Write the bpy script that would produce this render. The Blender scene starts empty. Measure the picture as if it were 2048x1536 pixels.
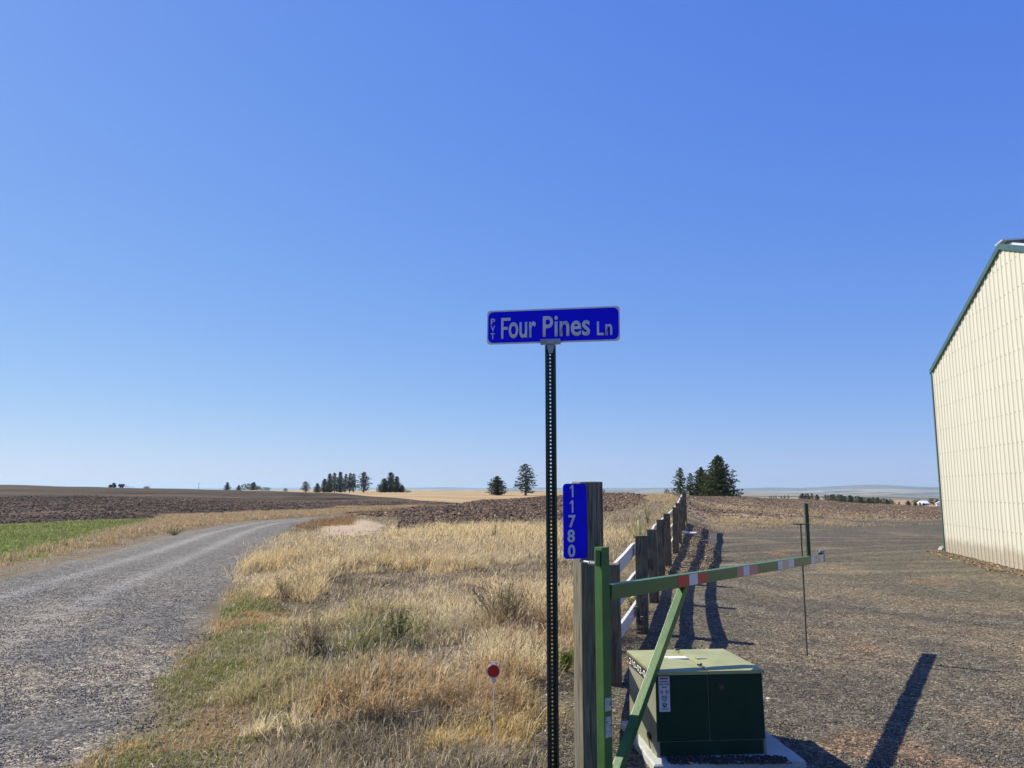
import bpy, bmesh, math, random
import numpy as np
from mathutils import Vector, Matrix
R = math.radians
random.seed(7); rng = np.random.default_rng(11)
sc = bpy.context.scene
col = sc.collection
F = 1540.0; PITCH = R(7.84); H = 1.6
SP, CP = math.sin(PITCH), math.cos(PITCH)

# ------------------------------------------------------------------ measuring
def ray(px, py):
    u = (px-1024)/F; v = (768-py)/F
    Y = CP - v*SP; Z = SP + v*CP
    return u/Y, Z/Y                    # X per Y, height per Y
def at(px, py, Y):
    a, b = ray(px, py)
    return Vector((a*Y, Y, H+b*Y))
def zat(py, Y): return H + ray(1024, py)[1]*Y

# ------------------------------------------------------------------ noise
def hash2(ix, iy, s):
    h = (ix.astype(np.int64)*374761393 + iy.astype(np.int64)*668265263 + s*1442695041) & 0xffffffff
    h = ((h ^ (h >> 13))*1274126177) & 0xffffffff
    return ((h ^ (h >> 16)) & 0xffffff)/float(0xffffff)
def vn(x, y, s=0):
    ix = np.floor(x); iy = np.floor(y); fx = x-ix; fy = y-iy
    fx = fx*fx*(3-2*fx); fy = fy*fy*(3-2*fy)
    a = hash2(ix, iy, s); b = hash2(ix+1, iy, s); c = hash2(ix, iy+1, s); d = hash2(ix+1, iy+1, s)
    return (a*(1-fx)+b*fx)*(1-fy)+(c*(1-fx)+d*fx)*fy
def fbm(x, y, s=0, o=4):
    t = 0; a = .5; n = 0
    for k in range(o):
        t = t+a*vn(x*2**k+17.3*k, y*2**k-9.1*k, s+k); n += a; a *= .5
    return t/n                         # 0..1
def sst(e0, e1, x):
    t = np.clip((x-e0)/(e1-e0), 0, 1); return t*t*(3-2*t)

# ------------------------------------------------------------------ terrain
CX = [-500, 0, 150, 300, 500, 640, 750, 850, 970, 1090, 1205, 1340, 1450, 1600, 1750, 1880, 2048, 2400]
def Z(y, r): return (r, zat(y, r))
far_l = [(1500, 3.0), (5000, -20), (12000, -60), Z(975, 20000), (24000, -50)]
TAB = [
 [(0,0),(37,0),(120,1.3),Z(969,450),(560,2.5),(900,0)]+far_l[1:],
 [(0,0),(37,0),(120,1.2),Z(969,450),(560,2.5),(900,0)]+far_l[1:],
 [(0,0),(37,0),(120,1.0),Z(973,450),(560,2.0),(900,0)]+far_l[1:],
 [(0,0),(40,0),(120,.7),Z(976.5,450),(560,1.5),(900,0)]+far_l[1:],
 [(0,0),(45,0),(120,.35),Z(981,330),(360,.9),Z(980,500),(900,-2)]+far_l[1:],
 [(0,0),(50,.0),(120,.1),Z(986,220),Z(985,350),Z(980,700),(1200,-3)]+far_l[1:],
 [(0,0),(30,.02),(45,.30),(55,.05),(75,.05),Z(993,180),Z(984.5,350),Z(983,700),(1000,-3),(4000,-25),Z(984,8500),Z(975.5,11500),(20000,-100)],
 [(0,0),(28,.02),(46,.60),(58,.1),(75,.05),Z(1003,105),Z(984.5,350),Z(983,700),(1000,-3),(4000,-25),Z(984,8500),Z(974.5,11500),(20000,-100)],
 [(0,0),(31,.04),(55,.88),(75,.0),(120,-.4),Z(990,220),Z(985,380),Z(984,800),(1100,-3),(4000,-25),Z(984,8500),Z(974,11500),(20000,-100)],
 [(0,0),(34,.08),(60,1.09),(85,.2),(120,-.4),Z(990,230),Z(985,380),Z(985,800),(1100,-3),(4000,-25),Z(984,8500),Z(974,11500),(20000,-100)],
 [(0,0),(14,0),(24,.15),(36,.45),(62,1.32),(90,.3),(130,-.8),(300,-2),(1100,-6),(4000,-25),Z(984,8500),Z(975,11500),(20000,-100)],
 [(0,0),(14,0),(18.5,.12),(21,.18),(24,.33),(28,.50),(40,1.0),(60,1.36),(90,.6),(130,-.8),(300,-2),(1100,-8),(4000,-25),Z(984,8500),Z(975,11500),(20000,-100)],
 [(0,0),(18,0),(30,.12),(50,.62),(75,1.0),(100,.5),(150,-1.5),(300,-4),(1100,-9),(4000,-22),Z(986,8500),Z(976,12500),(20000,-100)],
 [(0,0),(25,0),(40,.15),(80,.70),(105,.2),(150,-1.8),(300,-5),(500,-7),(1100,-9.5),(4000,-25),Z(987,8500),Z(976,12500),(20000,-100)],
 [(0,0),(25,0),(50,-.02),(80,.22),(105,-.3),(150,-2.2),(300,-6),(500,-8),(1100,-12),(3000,-25),(4500,-30),Z(985,8500),Z(969.5,12500),(20000,-100)],
 [(0,0),(25,0),(50,-.05),(80,-.10),(105,-.6),(150,-2.6),Z(1010,300),(420,-7),(1100,-14),(3000,-32),(4500,-38),Z(986,8500),Z(974,12500),(20000,-100)],
 [(0,0),(25,0),(80,-.2),(150,-2.8),(300,-6),(1100,-14),(4500,-38),Z(986,8500),Z(976,12500),(20000,-100)],
 [(0,0),(25,0),(80,-.2),(150,-2.8),(300,-6),(1100,-14),(4500,-38),Z(986,8500),Z(976,12500),(20000,-100)],
]
RG = np.concatenate([np.linspace(0, 140, 281), np.geomspace(142, 24000, 420)])
TG = np.array([np.interp(RG, [a for a, b in t], [b for a, b in t]) for t in TAB])
# soften the corners along the radius
for k in range(14):
    TG[:, 1:-1] = .25*TG[:, :-2]+.5*TG[:, 1:-1]+.25*TG[:, 2:]
CA = np.array([math.atan((x-1024)/F/1.012) for x in CX])
FENCE = np.array([(.20,3.6),(.446,4.62),(.845,6.7),(1.475,9.0),(2.05,11.4),(2.60,13.75),(3.20,16.1),(3.86,18.5),(4.48,21.0),(5.24,24.0),(6.2,28.0),(8.4,38),(12,60)])
def fence_x(Y): return np.interp(Y, FENCE[:,1], FENCE[:,0])
ROADL = np.array([(-7.4,0),(-8.3,8),(-9.4,14.5),(-10.3,20),(-12.1,28),(-13.2,37),(-12.6,43),(-10.2,50),(-5,60),(3,70),(20,85)])
ROADR = np.array([(-2.3,0),(-2.4,4.7),(-2.65,6.3),(-3.84,10.3),(-4.46,12.5),(-5.9,18.5),(-7.57,25.8),(-9.3,33),(-9.9,38),(-9.2,43),(-7.0,47.5),(-2,55),(6,64),(20,77)])
def road_l(Y): return np.interp(Y, ROADL[:,1], ROADL[:,0])
def road_r(Y): return np.interp(Y, ROADR[:,1], ROADR[:,0])
MOUND = np.array([(-14,60),(-9.2,46),(-7.6,41),(-5.4,37),(-4.4,30),(-2,32),(1.5,36),(4.2,37),(8.0,41)])   # x, Y of the clod edge
def patch_d(X, Y): return ((X+.207*Y)/1.5)**2+((Y-33)/6.5)**2
def mound_y(X): return np.interp(X, MOUND[:,0], MOUND[:,1])
def height(X, Y):
    X = np.asarray(X, float); Y = np.asarray(Y, float)
    r = np.hypot(X, Y); a = np.arctan2(X, np.maximum(Y, 1e-6))
    a = np.where(Y <= 0, np.sign(X)*1.5, a)
    ci = np.interp(a, CA, np.arange(len(CA)))
    # distances in the table are measured along Y
    ry = np.where(np.abs(a) < 1.0, np.maximum(Y, 0), r*.54)
    ri = np.interp(ry, RG, np.arange(len(RG)))
    c0 = np.clip(np.floor(ci).astype(int), 0, len(CA)-2); fc = ci-c0; fc = fc*fc*(3-2*fc)
    r0 = np.clip(np.floor(ri).astype(int), 0, len(RG)-2); fr = ri-r0
    z = (TG[c0,r0]*(1-fr)+TG[c0,r0+1]*fr)*(1-fc)+(TG[c0+1,r0]*(1-fr)+TG[c0+1,r0+1]*fr)*fc
    # small forms of the verge between road and fence
    v = sst(.25, 1.1, X-road_r(Y))*sst(.1, .9, fence_x(Y)-X)*(1-sst(26, 32, Y))*sst(3,4,Y)
    z = z+v*(.22*(fbm(X*.35, Y*.22, 5, 3)-.5)+.10*(fbm(X*1.6, Y*1.1, 9, 3)-.45))
    z = z - v*.16*np.exp(-((Y-11.2-.35*(X+1.2))/1.3)**2)
    z = z + .05*v
    # road crown and ruts
    c = .5*(road_l(Y)+road_r(Y)); w = .5*(road_r(Y)-road_l(Y)); q = (X-c)/np.maximum(w, .5)
    rd = (np.abs(q) < 1)*(1-q*q)
    z = z+.05*rd*(r < 60)
    # far hills
    hl = sst(4500, 9000, r)
    z = z+hl*(fbm(X/1500., Y/1300., 31, 5)-.5)*84*(1-.5*sst(12000, 17000, r))
    mid = sst(500, 900, r)*(1-sst(3500, 6000, r))
    z = z+mid*(fbm(X/420., Y/300., 37, 3)-.5)*5*sst(-3500,-500,-r)
    return z

# ------------------------------------------------------------------ materials
MATS = {}
def new_mat(name):
    m = bpy.data.materials.new(name); m.use_nodes = True
    nt = m.node_tree; b = nt.nodes['Principled BSDF']
    return m, nt, b
def N(nt, t, **k):
    n = nt.nodes.new(t)
    for a, v in k.items(): setattr(n, a, v)
    return n
def ramp(nt, fac, stops):
    r = N(nt, 'ShaderNodeValToRGB'); e = r.color_ramp.elements
    while len(e) < len(stops): e.new(.5)
    for i, (p, c) in enumerate(stops):
        e[i].position = p; e[i].color = (*c, 1) if len(c) == 3 else c
    nt.links.new(fac, r.inputs['Fac']); return r.outputs['Color']
def noise(nt, co, scale, detail=4, rough=.6):
    n = N(nt, 'ShaderNodeTexNoise'); n.inputs['Scale'].default_value = scale
    n.inputs['Detail'].default_value = detail; n.inputs['Roughness'].default_value = rough
    nt.links.new(co, n.inputs['Vector']); return n.outputs['Fac']
def mix(nt, f, a, b, mode='MIX'):
    m = N(nt, 'ShaderNodeMix', data_type='RGBA', blend_type=mode)
    for s, v in ((m.inputs['Factor'], f), (m.inputs[6], a), (m.inputs[7], b)):
        if hasattr(v, 'links'): nt.links.new(v, s)
        elif isinstance(v, (int, float)): s.default_value = v
        else: s.default_value = (*v, 1)
    return m.outputs[2]
def paint(name, c1, c2, rough=.5, scale=6, bump=.05, metal=0, bscale=60, stretch=(1,1,1), spec=.5, speck=None):
    """a worn, slightly uneven surface"""
    if name in MATS: return MATS[name]
    m, nt, b = new_mat(name)
    tc = N(nt, 'ShaderNodeTexCoord'); mp = N(nt, 'ShaderNodeMapping'); mp.inputs['Scale'].default_value = stretch
    nt.links.new(tc.outputs['Object'], mp.inputs['Vector']); co = mp.outputs['Vector']
    f = noise(nt, co, scale, 6, .65)
    c = ramp(nt, f, [(.32, c1), (.68, c2)])
    if speck:
        f3 = noise(nt, co, speck[1], 5, .7)
        k = ramp(nt, f3, [(speck[2], (0,0,0)), (speck[2]+.06, (1,1,1))])
        c = mix(nt, k, c, speck[0])
    nt.links.new(c, b.inputs['Base Color'])
    f2 = noise(nt, co, bscale, 3)
    bp = N(nt, 'ShaderNodeBump'); bp.inputs['Strength'].default_value = bump*4; bp.inputs['Distance'].default_value = .004
    nt.links.new(f2, bp.inputs['Height']); nt.links.new(bp.outputs['Normal'], b.inputs['Normal'])
    rr = N(nt, 'ShaderNodeMapRange'); rr.inputs['To Min'].default_value = rough-.1; rr.inputs['To Max'].default_value = rough+.15
    nt.links.new(f, rr.inputs['Value']); nt.links.new(rr.outputs['Result'], b.inputs['Roughness'])
    b.inputs['Metallic'].default_value = metal; b.inputs['Specular IOR Level'].default_value = spec
    MATS[name] = m; return m
def attr_mat(name, rough=.9, transl=0.0, spec=.15, gain=1):
    if name in MATS: return MATS[name]
    m, nt, b = new_mat(name)
    a = N(nt, 'ShaderNodeAttribute', attribute_name='Col')
    nt.links.new(a.outputs['Color'], b.inputs['Base Color'])
    b.inputs['Roughness'].default_value = rough; b.inputs['Specular IOR Level'].default_value = spec
    if transl:
        t = N(nt, 'ShaderNodeBsdfTranslucent'); nt.links.new(a.outputs['Color'], t.inputs['Color'])
        mx = N(nt, 'ShaderNodeMixShader'); mx.inputs[0].default_value = transl
        out = nt.nodes['Material Output']
        nt.links.new(b.outputs[0], mx.inputs[1]); nt.links.new(t.outputs[0], mx.inputs[2]); nt.links.new(mx.outputs[0], out.inputs['Surface'])
    MATS[name] = m; return m
def wood_mat(name, c1, c2, c3):
    m, nt, b = new_mat(name)
    tc = N(nt, 'ShaderNodeTexCoord'); mp = N(nt, 'ShaderNodeMapping'); mp.inputs['Scale'].default_value = (1,1,.045)
    oi = N(nt, 'ShaderNodeObjectInfo'); ad = N(nt, 'ShaderNodeVectorMath', operation='ADD')
    cx = N(nt, 'ShaderNodeCombineXYZ'); mu = N(nt, 'ShaderNodeMath', operation='MULTIPLY'); mu.inputs[1].default_value = 30
    nt.links.new(oi.outputs['Random'], mu.inputs[0])
    for i in range(3): nt.links.new(mu.outputs[0], cx.inputs[i])
    nt.links.new(tc.outputs['Object'], mp.inputs['Vector']); nt.links.new(mp.outputs[0], ad.inputs[0]); nt.links.new(cx.outputs[0], ad.inputs[1])
    co = ad.outputs[0]
    f = noise(nt, co, 90, 5, .7); c = ramp(nt, f, [(.3, c1), (.55, c2), (.75, c3)])
    g = noise(nt, tc.outputs['Object'], 4, 3); c = mix(nt, g, c, (.55,.55,.5), 'MULTIPLY')
    # splits
    s = noise(nt, co, 34, 2, .3); k = ramp(nt, s, [(.47,(1,1,1)),(.492,(.25,.25,.25)),(.508,(.25,.25,.25)),(.53,(1,1,1))])
    c = mix(nt, .7, c, k, 'MULTIPLY')
    nt.links.new(c, b.inputs['Base Color']); b.inputs['Roughness'].default_value = .85; b.inputs['Specular IOR Level'].default_value = .2
    bp = N(nt, 'ShaderNodeBump'); bp.inputs['Strength'].default_value = .5; bp.inputs['Distance'].default_value = .004
    nt.links.new(f, bp.inputs['Height']); nt.links.new(bp.outputs['Normal'], b.inputs['Normal'])
    MATS[name] = m; return m
def ground_mat():
    """Col = what the surface is made of there; Kind.r = gravel share, Kind.g = clod share, Kind.b = straw share"""
    m, nt, b = new_mat('soil_gravel_and_straw')
    a = N(nt, 'ShaderNodeAttribute', attribute_name='Col'); k = N(nt, 'ShaderNodeAttribute', attribute_name='Kind')
    sp = N(nt, 'ShaderNodeSeparateColor'); nt.links.new(k.outputs['Color'], sp.inputs[0])
    g = N(nt, 'ShaderNodeNewGeometry'); co = g.outputs['Position']
    v = N(nt, 'ShaderNodeTexVoronoi'); v.inputs['Scale'].default_value = 55; nt.links.new(co, v.inputs['Vector'])
    bw = N(nt, 'ShaderNodeSeparateColor'); nt.links.new(v.outputs['Color'], bw.inputs[0])
    stone = ramp(nt, bw.outputs[0], [(0,(.38,.37,.35)),(.35,(.66,.65,.63)),(.75,(1.08,1.06,1.0)),(1,(1.75,1.7,1.6))])
    v2 = N(nt, 'ShaderNodeTexVoronoi'); v2.inputs['Scale'].default_value = 21; nt.links.new(co, v2.inputs['Vector'])
    bw2 = N(nt, 'ShaderNodeSeparateColor'); nt.links.new(v2.outputs['Color'], bw2.inputs[0])
    stone2 = ramp(nt, bw2.outputs[0], [(0,(.55,.55,.56)),(.5,(.95,.95,.95)),(1,(1.5,1.48,1.42))])
    stone = mix(nt, .8, stone, stone2, 'MULTIPLY')
    n1 = noise(nt, co, 5, 8, .75); cl = ramp(nt, n1, [(.3,(.35,.34,.34)),(.5,(.95,.95,.95)),(.72,(1.7,1.65,1.6))])
    n2 = noise(nt, co, 45, 6, .8); st = ramp(nt, n2, [(.3,(.4,.38,.35)),(.5,(.95,.95,.95)),(.7,(1.6,1.6,1.55))])
    c = mix(nt, sp.outputs[0], a.outputs['Color'], mix(nt, 1.0, a.outputs['Color'], stone, 'MULTIPLY'))
    c = mix(nt, sp.outputs[1], c, mix(nt, 1.0, c, cl, 'MULTIPLY'))
    c = mix(nt, sp.outputs[2], c, mix(nt, 1.0, c, st, 'MULTIPLY'))
    nt.links.new(c, b.inputs['Base Color']); b.inputs['Roughness'].default_value = .95; b.inputs['Specular IOR Level'].default_value = .1
    # relief
    h1 = N(nt, 'ShaderNodeMath', operation='MULTIPLY'); nt.links.new(v.outputs['Distance'], h1.inputs[0]); nt.links.new(sp.outputs[0], h1.inputs[1])
    b1 = N(nt, 'ShaderNodeBump'); b1.inputs['Strength'].default_value = .65; b1.inputs['Distance'].default_value = -.010; nt.links.new(h1.outputs[0], b1.inputs['Height'])
    h2 = N(nt, 'ShaderNodeMath', operation='MULTIPLY'); nt.links.new(n1, h2.inputs[0]); nt.links.new(sp.outputs[1], h2.inputs[1])
    b2 = N(nt, 'ShaderNodeBump'); b2.inputs['Strength'].default_value = 1; b2.inputs['Distance'].default_value = .20; nt.links.new(h2.outputs[0], b2.inputs['Height']); nt.links.new(b1.outputs['Normal'], b2.inputs['Normal'])
    h3 = N(nt, 'ShaderNodeMath', operation='MULTIPLY'); nt.links.new(n2, h3.inputs[0]); nt.links.new(sp.outputs[2], h3.inputs[1])
    b3 = N(nt, 'ShaderNodeBump'); b3.inputs['Strength'].default_value = .7; b3.inputs['Distance'].default_value = .04; nt.links.new(h3.outputs[0], b3.inputs['Height']); nt.links.new(b2.outputs['Normal'], b3.inputs['Normal'])
    nt.links.new(b3.outputs['Normal'], b.inputs['Normal'])
    return m
GM = ground_mat()

# ------------------------------------------------------------------ object helpers
def np_mesh(name, V, loops, counts, cols=None, kinds=None, smooth=False):
    me = bpy.data.meshes.new(name)
    me.vertices.add(len(V)); me.vertices.foreach_set('co', np.ascontiguousarray(V, dtype=np.float32).ravel())
    me.loops.add(len(loops)); me.loops.foreach_set('vertex_index', np.ascontiguousarray(loops, dtype=np.int32))
    me.polygons.add(len(counts)); st = np.concatenate([[0], np.cumsum(counts)[:-1]])
    me.polygons.foreach_set('loop_start', st.astype(np.int32))
    me.update(calc_edges=True)
    for nm, c in (('Col', cols), ('Kind', kinds)):
        if c is not None:
            at_ = me.attributes.new(nm, 'FLOAT_COLOR', 'POINT')
            c4 = np.ones((len(V), 4), np.float32); c4[:, :3] = c; at_.data.foreach_set('color', c4.ravel())
    me.polygons.foreach_set('use_smooth', np.full(len(counts), smooth))
    return me
def link(name, me, m, parent=None):
    if m and not me.materials: me.materials.append(m)
    o = bpy.data.objects.new(name, me); col.objects.link(o); o.parent = parent; return o
def tag(o, label=None, cat=None, group=None, kind=None):
    if label: o['label'] = label
    if cat: o['category'] = cat
    if group: o['group'] = group
    if kind: o['kind'] = kind
    return o
def thing(name, loc, label, cat, group=None, rz=0):
    o = bpy.data.objects.new(name, None); o.empty_display_size = .2; col.objects.link(o)
    o.location = loc; o.rotation_euler = (0,0,rz); return tag(o, label, cat, group)
def box(bm, c, s, M=None, bev=0):
    r = bmesh.ops.create_cube(bm, size=1)['verts']
    bmesh.ops.scale(bm, vec=s, verts=r); bmesh.ops.translate(bm, vec=c, verts=r)
    if bev:
        es = list({e for v in r for e in v.link_edges})
        r2 = bmesh.ops.bevel(bm, geom=es, offset=bev, segments=2, affect='EDGES', profile=.7)
        r = list({v for f in r2['faces'] for v in f.verts} | {v for v in r if v.is_valid})
    if M is not None: bmesh.ops.transform(bm, matrix=M, verts=r)
    return r
def cyl(bm, p, q, r1, r2=None, n=12, caps=True):
    p = Vector(p); q = Vector(q); d = q-p
    g = bmesh.ops.create_cone(bm, cap_ends=caps, segments=n, radius1=r1, radius2=r1 if r2 is None else r2, depth=d.length)['verts']
    M = Matrix.Translation((p+q)/2) @ d.to_track_quat('Z', 'Y').to_matrix().to_4x4()
    bmesh.ops.transform(bm, matrix=M, verts=g); return g
def fin(name, bm, m, parent=None, smooth=False):
    me = bpy.data.meshes.new(name); bmesh.ops.recalc_face_normals(bm, faces=bm.faces); bm.to_mesh(me); bm.free()
    if smooth: me.polygons.foreach_set('use_smooth', np.full(len(me.polygons), True))
    return link(name, me, m, parent)
def B(): return bmesh.new()
def poly_prism(bm, pts, d0, d1):
    """pts (x,z) outline, from y=d0 to y=d1"""
    a = [bm.verts.new((x, d0, z)) for x, z in pts]; b = [bm.verts.new((x, d1, z)) for x, z in pts]
    bm.faces.new(a); bm.faces.new(b[::-1]); n = len(pts)
    for i in range(n): bm.faces.new((a[i], b[i], b[(i+1)%n], a[(i+1)%n]))
def rrect(x0, z0, x1, z1, r, n=6):
    out = []
    for cx, cz, a0 in ((x1-r, z0+r, -90), (x1-r, z1-r, 0), (x0+r, z1-r, 90), (x0+r, z0+r, 180)):
        for i in range(n+1):
            a = R(a0+90*i/n); out.append((cx+r*math.cos(a), cz+r*math.sin(a)))
    return out
def text_into(bm, s, x0, z0, x1, z1, y, off=.01, th=.0004, keep=False):
    """flat lettering facing -Y, fitted to the given box"""
    cu = bpy.data.curves.new('lettering', 'FONT'); cu.body = s; cu.offset = off; cu.resolution_u = 5
    ob = bpy.data.objects.new('lettering', cu); col.objects.link(ob)
    dg = bpy.context.evaluated_depsgraph_get(); dg.update()
    me = bpy.data.meshes.new_from_object(ob.evaluated_get(dg))
    xs = [v.co.x for v in me.vertices]; ys = [v.co.y for v in me.vertices]
    ax, bx, ay, by = min(xs), max(xs), min(ys), max(ys)
    n0 = len(bm.verts); f0 = len(bm.faces)
    bm.from_mesh(me); bm.verts.ensure_lookup_table()
    for v in bm.verts[n0:]:
        v.co = Vector((x0+(v.co.x-ax)/(bx-ax)*(x1-x0), y, z0+(v.co.y-ay)/(by-ay)*(z1-z0)))
    bm.faces.ensure_lookup_table()
    r = bmesh.ops.extrude_face_region(bm, geom=list(bm.faces[f0:]))
    bmesh.ops.translate(bm, vec=(0, th, 0), verts=[g for g in r['geom'] if isinstance(g, bmesh.types.BMVert)])
    bpy.data.objects.remove(ob); bpy.data.curves.remove(cu); bpy.data.meshes.remove(me)
def glyph(bm, ch, x0, z0, x1, z1, y, th=.0005):
    P = {'F':[(0,0),(.24,0),(.24,.42),(.70,.42),(.70,.56),(.24,.56),(.24,.86),(1,.86),(1,1),(0,1)],
         '1':[(.52,0),(.98,0),(.98,1),(.62,1),(0,.80),(0,.66),(.52,.80)]}[ch]
    poly_prism(bm, [(x0+a*(x1-x0), z0+b*(z1-z0)) for a, b in P], y, y+th)
# merging many small copies into one mesh
def scatter(name, protoV, protoF, P, S, rot, cols, m, jit=0, smooth=False):
    n = len(P); k = len(protoV)
    V = protoV[None]*S[:, None, :]
    if jit: V = V*(1+rng.uniform(-jit, jit, (n, k, 1)))
    V = np.einsum('nij,nkj->nki', rot, V)+P[:, None, :]
    fl = protoF.shape[1]
    L = (protoF[None]+(np.arange(n)*k)[:, None, None]).reshape(-1)
    C = np.repeat(cols, k, axis=0)
    me = np_mesh(name, V.reshape(-1, 3), L, np.full(n*len(protoF), fl), C, smooth=smooth)
    return link(name, me, m)
def rots(n, full=True):
    a = rng.uniform(0, 6.283, n); b = rng.uniform(-.5, .5, n) if not full else rng.uniform(0, 6.283, n); c = rng.uniform(-.5, .5, n) if not full else rng.uniform(0,6.283,n)
    ca, sa, cb, sb, cc, s_c = np.cos(a), np.sin(a), np.cos(b), np.sin(b), np.cos(c), np.sin(c)
    z = np.zeros(n); o = np.ones(n)
    Rz = np.array([[ca,-sa,z],[sa,ca,z],[z,z,o]]).transpose(2,0,1)
    Rx = np.array([[o,z,z],[z,cb,-sb],[z,sb,cb]]).transpose(2,0,1)
    Ry = np.array([[cc,z,s_c],[z,o,z],[-s_c,z,cc]]).transpose(2,0,1)
    return Rz@Rx@Ry
_b = bmesh.new(); bmesh.ops.create_icosphere(_b, subdivisions=1, radius=1)
ICO = np.array([v.co[:] for v in _b.verts]); ICOF = np.array([[v.index for v in f.verts] for f in _b.faces]); _b.free()
OCT = np.array([(1,0,0),(0,1,0),(-1,0,0),(0,-1,0),(0,0,1),(0,0,-1)], float); OCTF = np.array([(0,1,4),(1,2,4),(2,3,4),(3,0,4),(1,0,5),(2,1,5),(3,2,5),(0,3,5)])

# ------------------------------------------------------------------ what lies where
GR_ROAD = np.array((.158,.154,.144)); GR_YARD = np.array((.118,.108,.084)); CLOD = np.array((.150,.104,.064)); DARK = np.array((.100,.071,.049))
THATCH = np.array((.230,.185,.110)); STRAW = np.array((.35,.255,.135)); LAWN = np.array((.12,.17,.035)); TILL = np.array((.190,.140,.092))
def lerp(a, b, f): return a*(1-f[..., None])+b*f[..., None]
def zones(X, Y):
    """returns zone id, colour, kind for arrays of points"""
    r = np.hypot(X, Y); sh = X.shape
    n1 = fbm(X*.9, Y*.9, 3, 4)-.5; n2 = fbm(X*3.1, Y*3.1, 8, 4)-.5; n3 = fbm(X*.16, Y*.16, 14, 4)-.5
    C = np.zeros(sh+(3,)); C[:] = THATCH; K = np.zeros(sh+(3,)); K[..., 2] = 1
    zid = np.zeros(sh, int)                               # 0 dry_ground
    C = C*(1+.9*n1+.7*n2)[..., None]
    # bare grey soil between the tufts
    C = lerp(C, np.array((.20,.165,.125)), sst(.02, .2, n1+.5*n2)*.8)
    xl, xr, xf, my = road_l(Y), road_r(Y), fence_x(Y), mound_y(X)
    # lawn and the verge on the far side of the road
    lx = np.interp(Y, [10,18.2,24,41.5,46], [-10.2,-11.1,-12.8,-18.0,-22])
    dl = lx-X + 1.6*n1
    ml = sst(-.1, .5, dl)*(Y < 50)
    C = lerp(C, LAWN*(1+.8*n2+1.0*n1)[..., None], ml); zid = np.where(ml > .5, 1, zid)
    # dark ploughed field on the left and beyond the road
    fy = np.interp(X, [-60,-24,-20,-18,-15,-13,-9,0,14], [33,36.5,43,50,58,60,62,74,90])
    md = sst(-.5, .8, Y-fy+2*n1)
    fn = (fbm(X*.5, Y*.06, 101, 4)-.5)*1.5*sst(60,150,r)+(fbm(X*.10, Y*.04, 105, 3)-.5)*.8; C = lerp(C, DARK*(1+.5*n3+.4*n1+1.6*fn)[..., None]*(1.10-.42*sst(60,170,r))[..., None], md); zid = np.where(md > .5, 2, zid)  # far soil colour darkened with distance, standing in for shade among the clods
    for q in range(2): K[..., 1+q] = K[..., 1+q]*(1-md)+(md if q == 0 else 0)
    # near mound of big clods
    mm = sst(-.4, .9, Y-my+2.2*n1+1.0*n2)*sst(-.5, .8, xf-.8-.04*np.maximum(Y-20,0)-X+n1*2)*(X > -12)*(1-sst(80, 95, Y))*(1-sst(0,1,-X-7.8-.28*(Y-41)))
    C = lerp(C, CLOD*(1+.7*n2+.6*n1)[..., None], mm); zid = np.where(mm > .5, 3, zid)
    K[..., 1] = np.maximum(K[..., 1], mm); K[..., 2] *= 1-mm
    # pale bare patch at its left end
    d = patch_d(X, Y) + 1.3*n1
    mp_ = 1-sst(.55, 1.0, d)
    C = lerp(C, np.array((.40,.31,.215))*(1+.5*n2)[..., None], mp_); zid = np.where(mp_ > .5, 4, zid); K[..., 1] *= 1-mp_
    K[..., 2] = np.maximum(K[..., 2]*(1-mp_), .6*mp_)
    # tan strip on the far edge of the dark field, stubble beyond
    rs = np.interp(np.arctan2(X, np.maximum(Y, 1)), [CA[4],CA[5],math.atan((712-1024)/F),CA[7],CA[8],CA[-1]], [395,290,205,108,100,100])
    ms = sst(-3, 3, Y-rs)*(Y > 90)*(X < .2*Y)*(np.arctan2(X, np.maximum(Y,1)) > CA[4]-.01)
    C = lerp(C, STRAW*(1+.35*n3)[..., None]*(1+.12*np.sin(Y*.11+X*.03))[..., None], ms); zid = np.where(ms > .5, 5, zid); K = K*(1-ms[..., None])
    # the gravel yard right of the fence
    yb = np.interp(X, [0,3,6,9,13,20,40], [24,25.5,29,33,38,43,50])
    dx = X-(xf-.55+.02*np.minimum(Y, 30))+1.1*n1+.5*n2
    myd = sst(-.15, .35, dx)*(1-sst(-1.5, 3, Y-yb+5*n1))
    base = GR_YARD*(1+.35*n1+.5*n3)[..., None]
    for cxx, cyy, rr_ in ((12.5,16,9.0),(12.5,16,10.7),(24,-6,30),(24,-6,31.6),(3,44,27),(3,44,28.7)):
        dd = np.abs(np.hypot(X-cxx, Y-cyy)-rr_)
        base = base*(1+.26*np.exp(-(dd/.25)**2)-.18*np.exp(-((dd-.42)/.15)**2))[..., None]
    base = lerp(base, np.array((.21,.165,.11)), sst(.08, .3, n1+n3*.8)*.6)
    base = lerp(base, np.array((.26,.15,.085)), sst(.20, .32, fbm(X*.8+40, Y*.8, 77, 3)-.5)*.45)
    C = lerp(C, base, myd); zid = np.where(myd > .5, 6, zid); K[..., 0] = np.maximum(K[..., 0], myd); K[..., 2] *= 1-myd
    # tilled ground with straw beyond the yard
    mt = sst(-1.5, 3, Y-yb+5*n1)*sst(-.2, .8, X-xf+.3+n1)
    tl = lerp(TILL*(1+.6*n1+.5*n2)[..., None], np.array((.40,.31,.20))*(1+.5*n2)[..., None], sst(-.02, .14, n3*.8+.6*n1+.06-.010*(Y-30)+.12*np.exp(-((X-fence_x(Y)-4)/4)**2))*(Y < 75)*.85)
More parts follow.
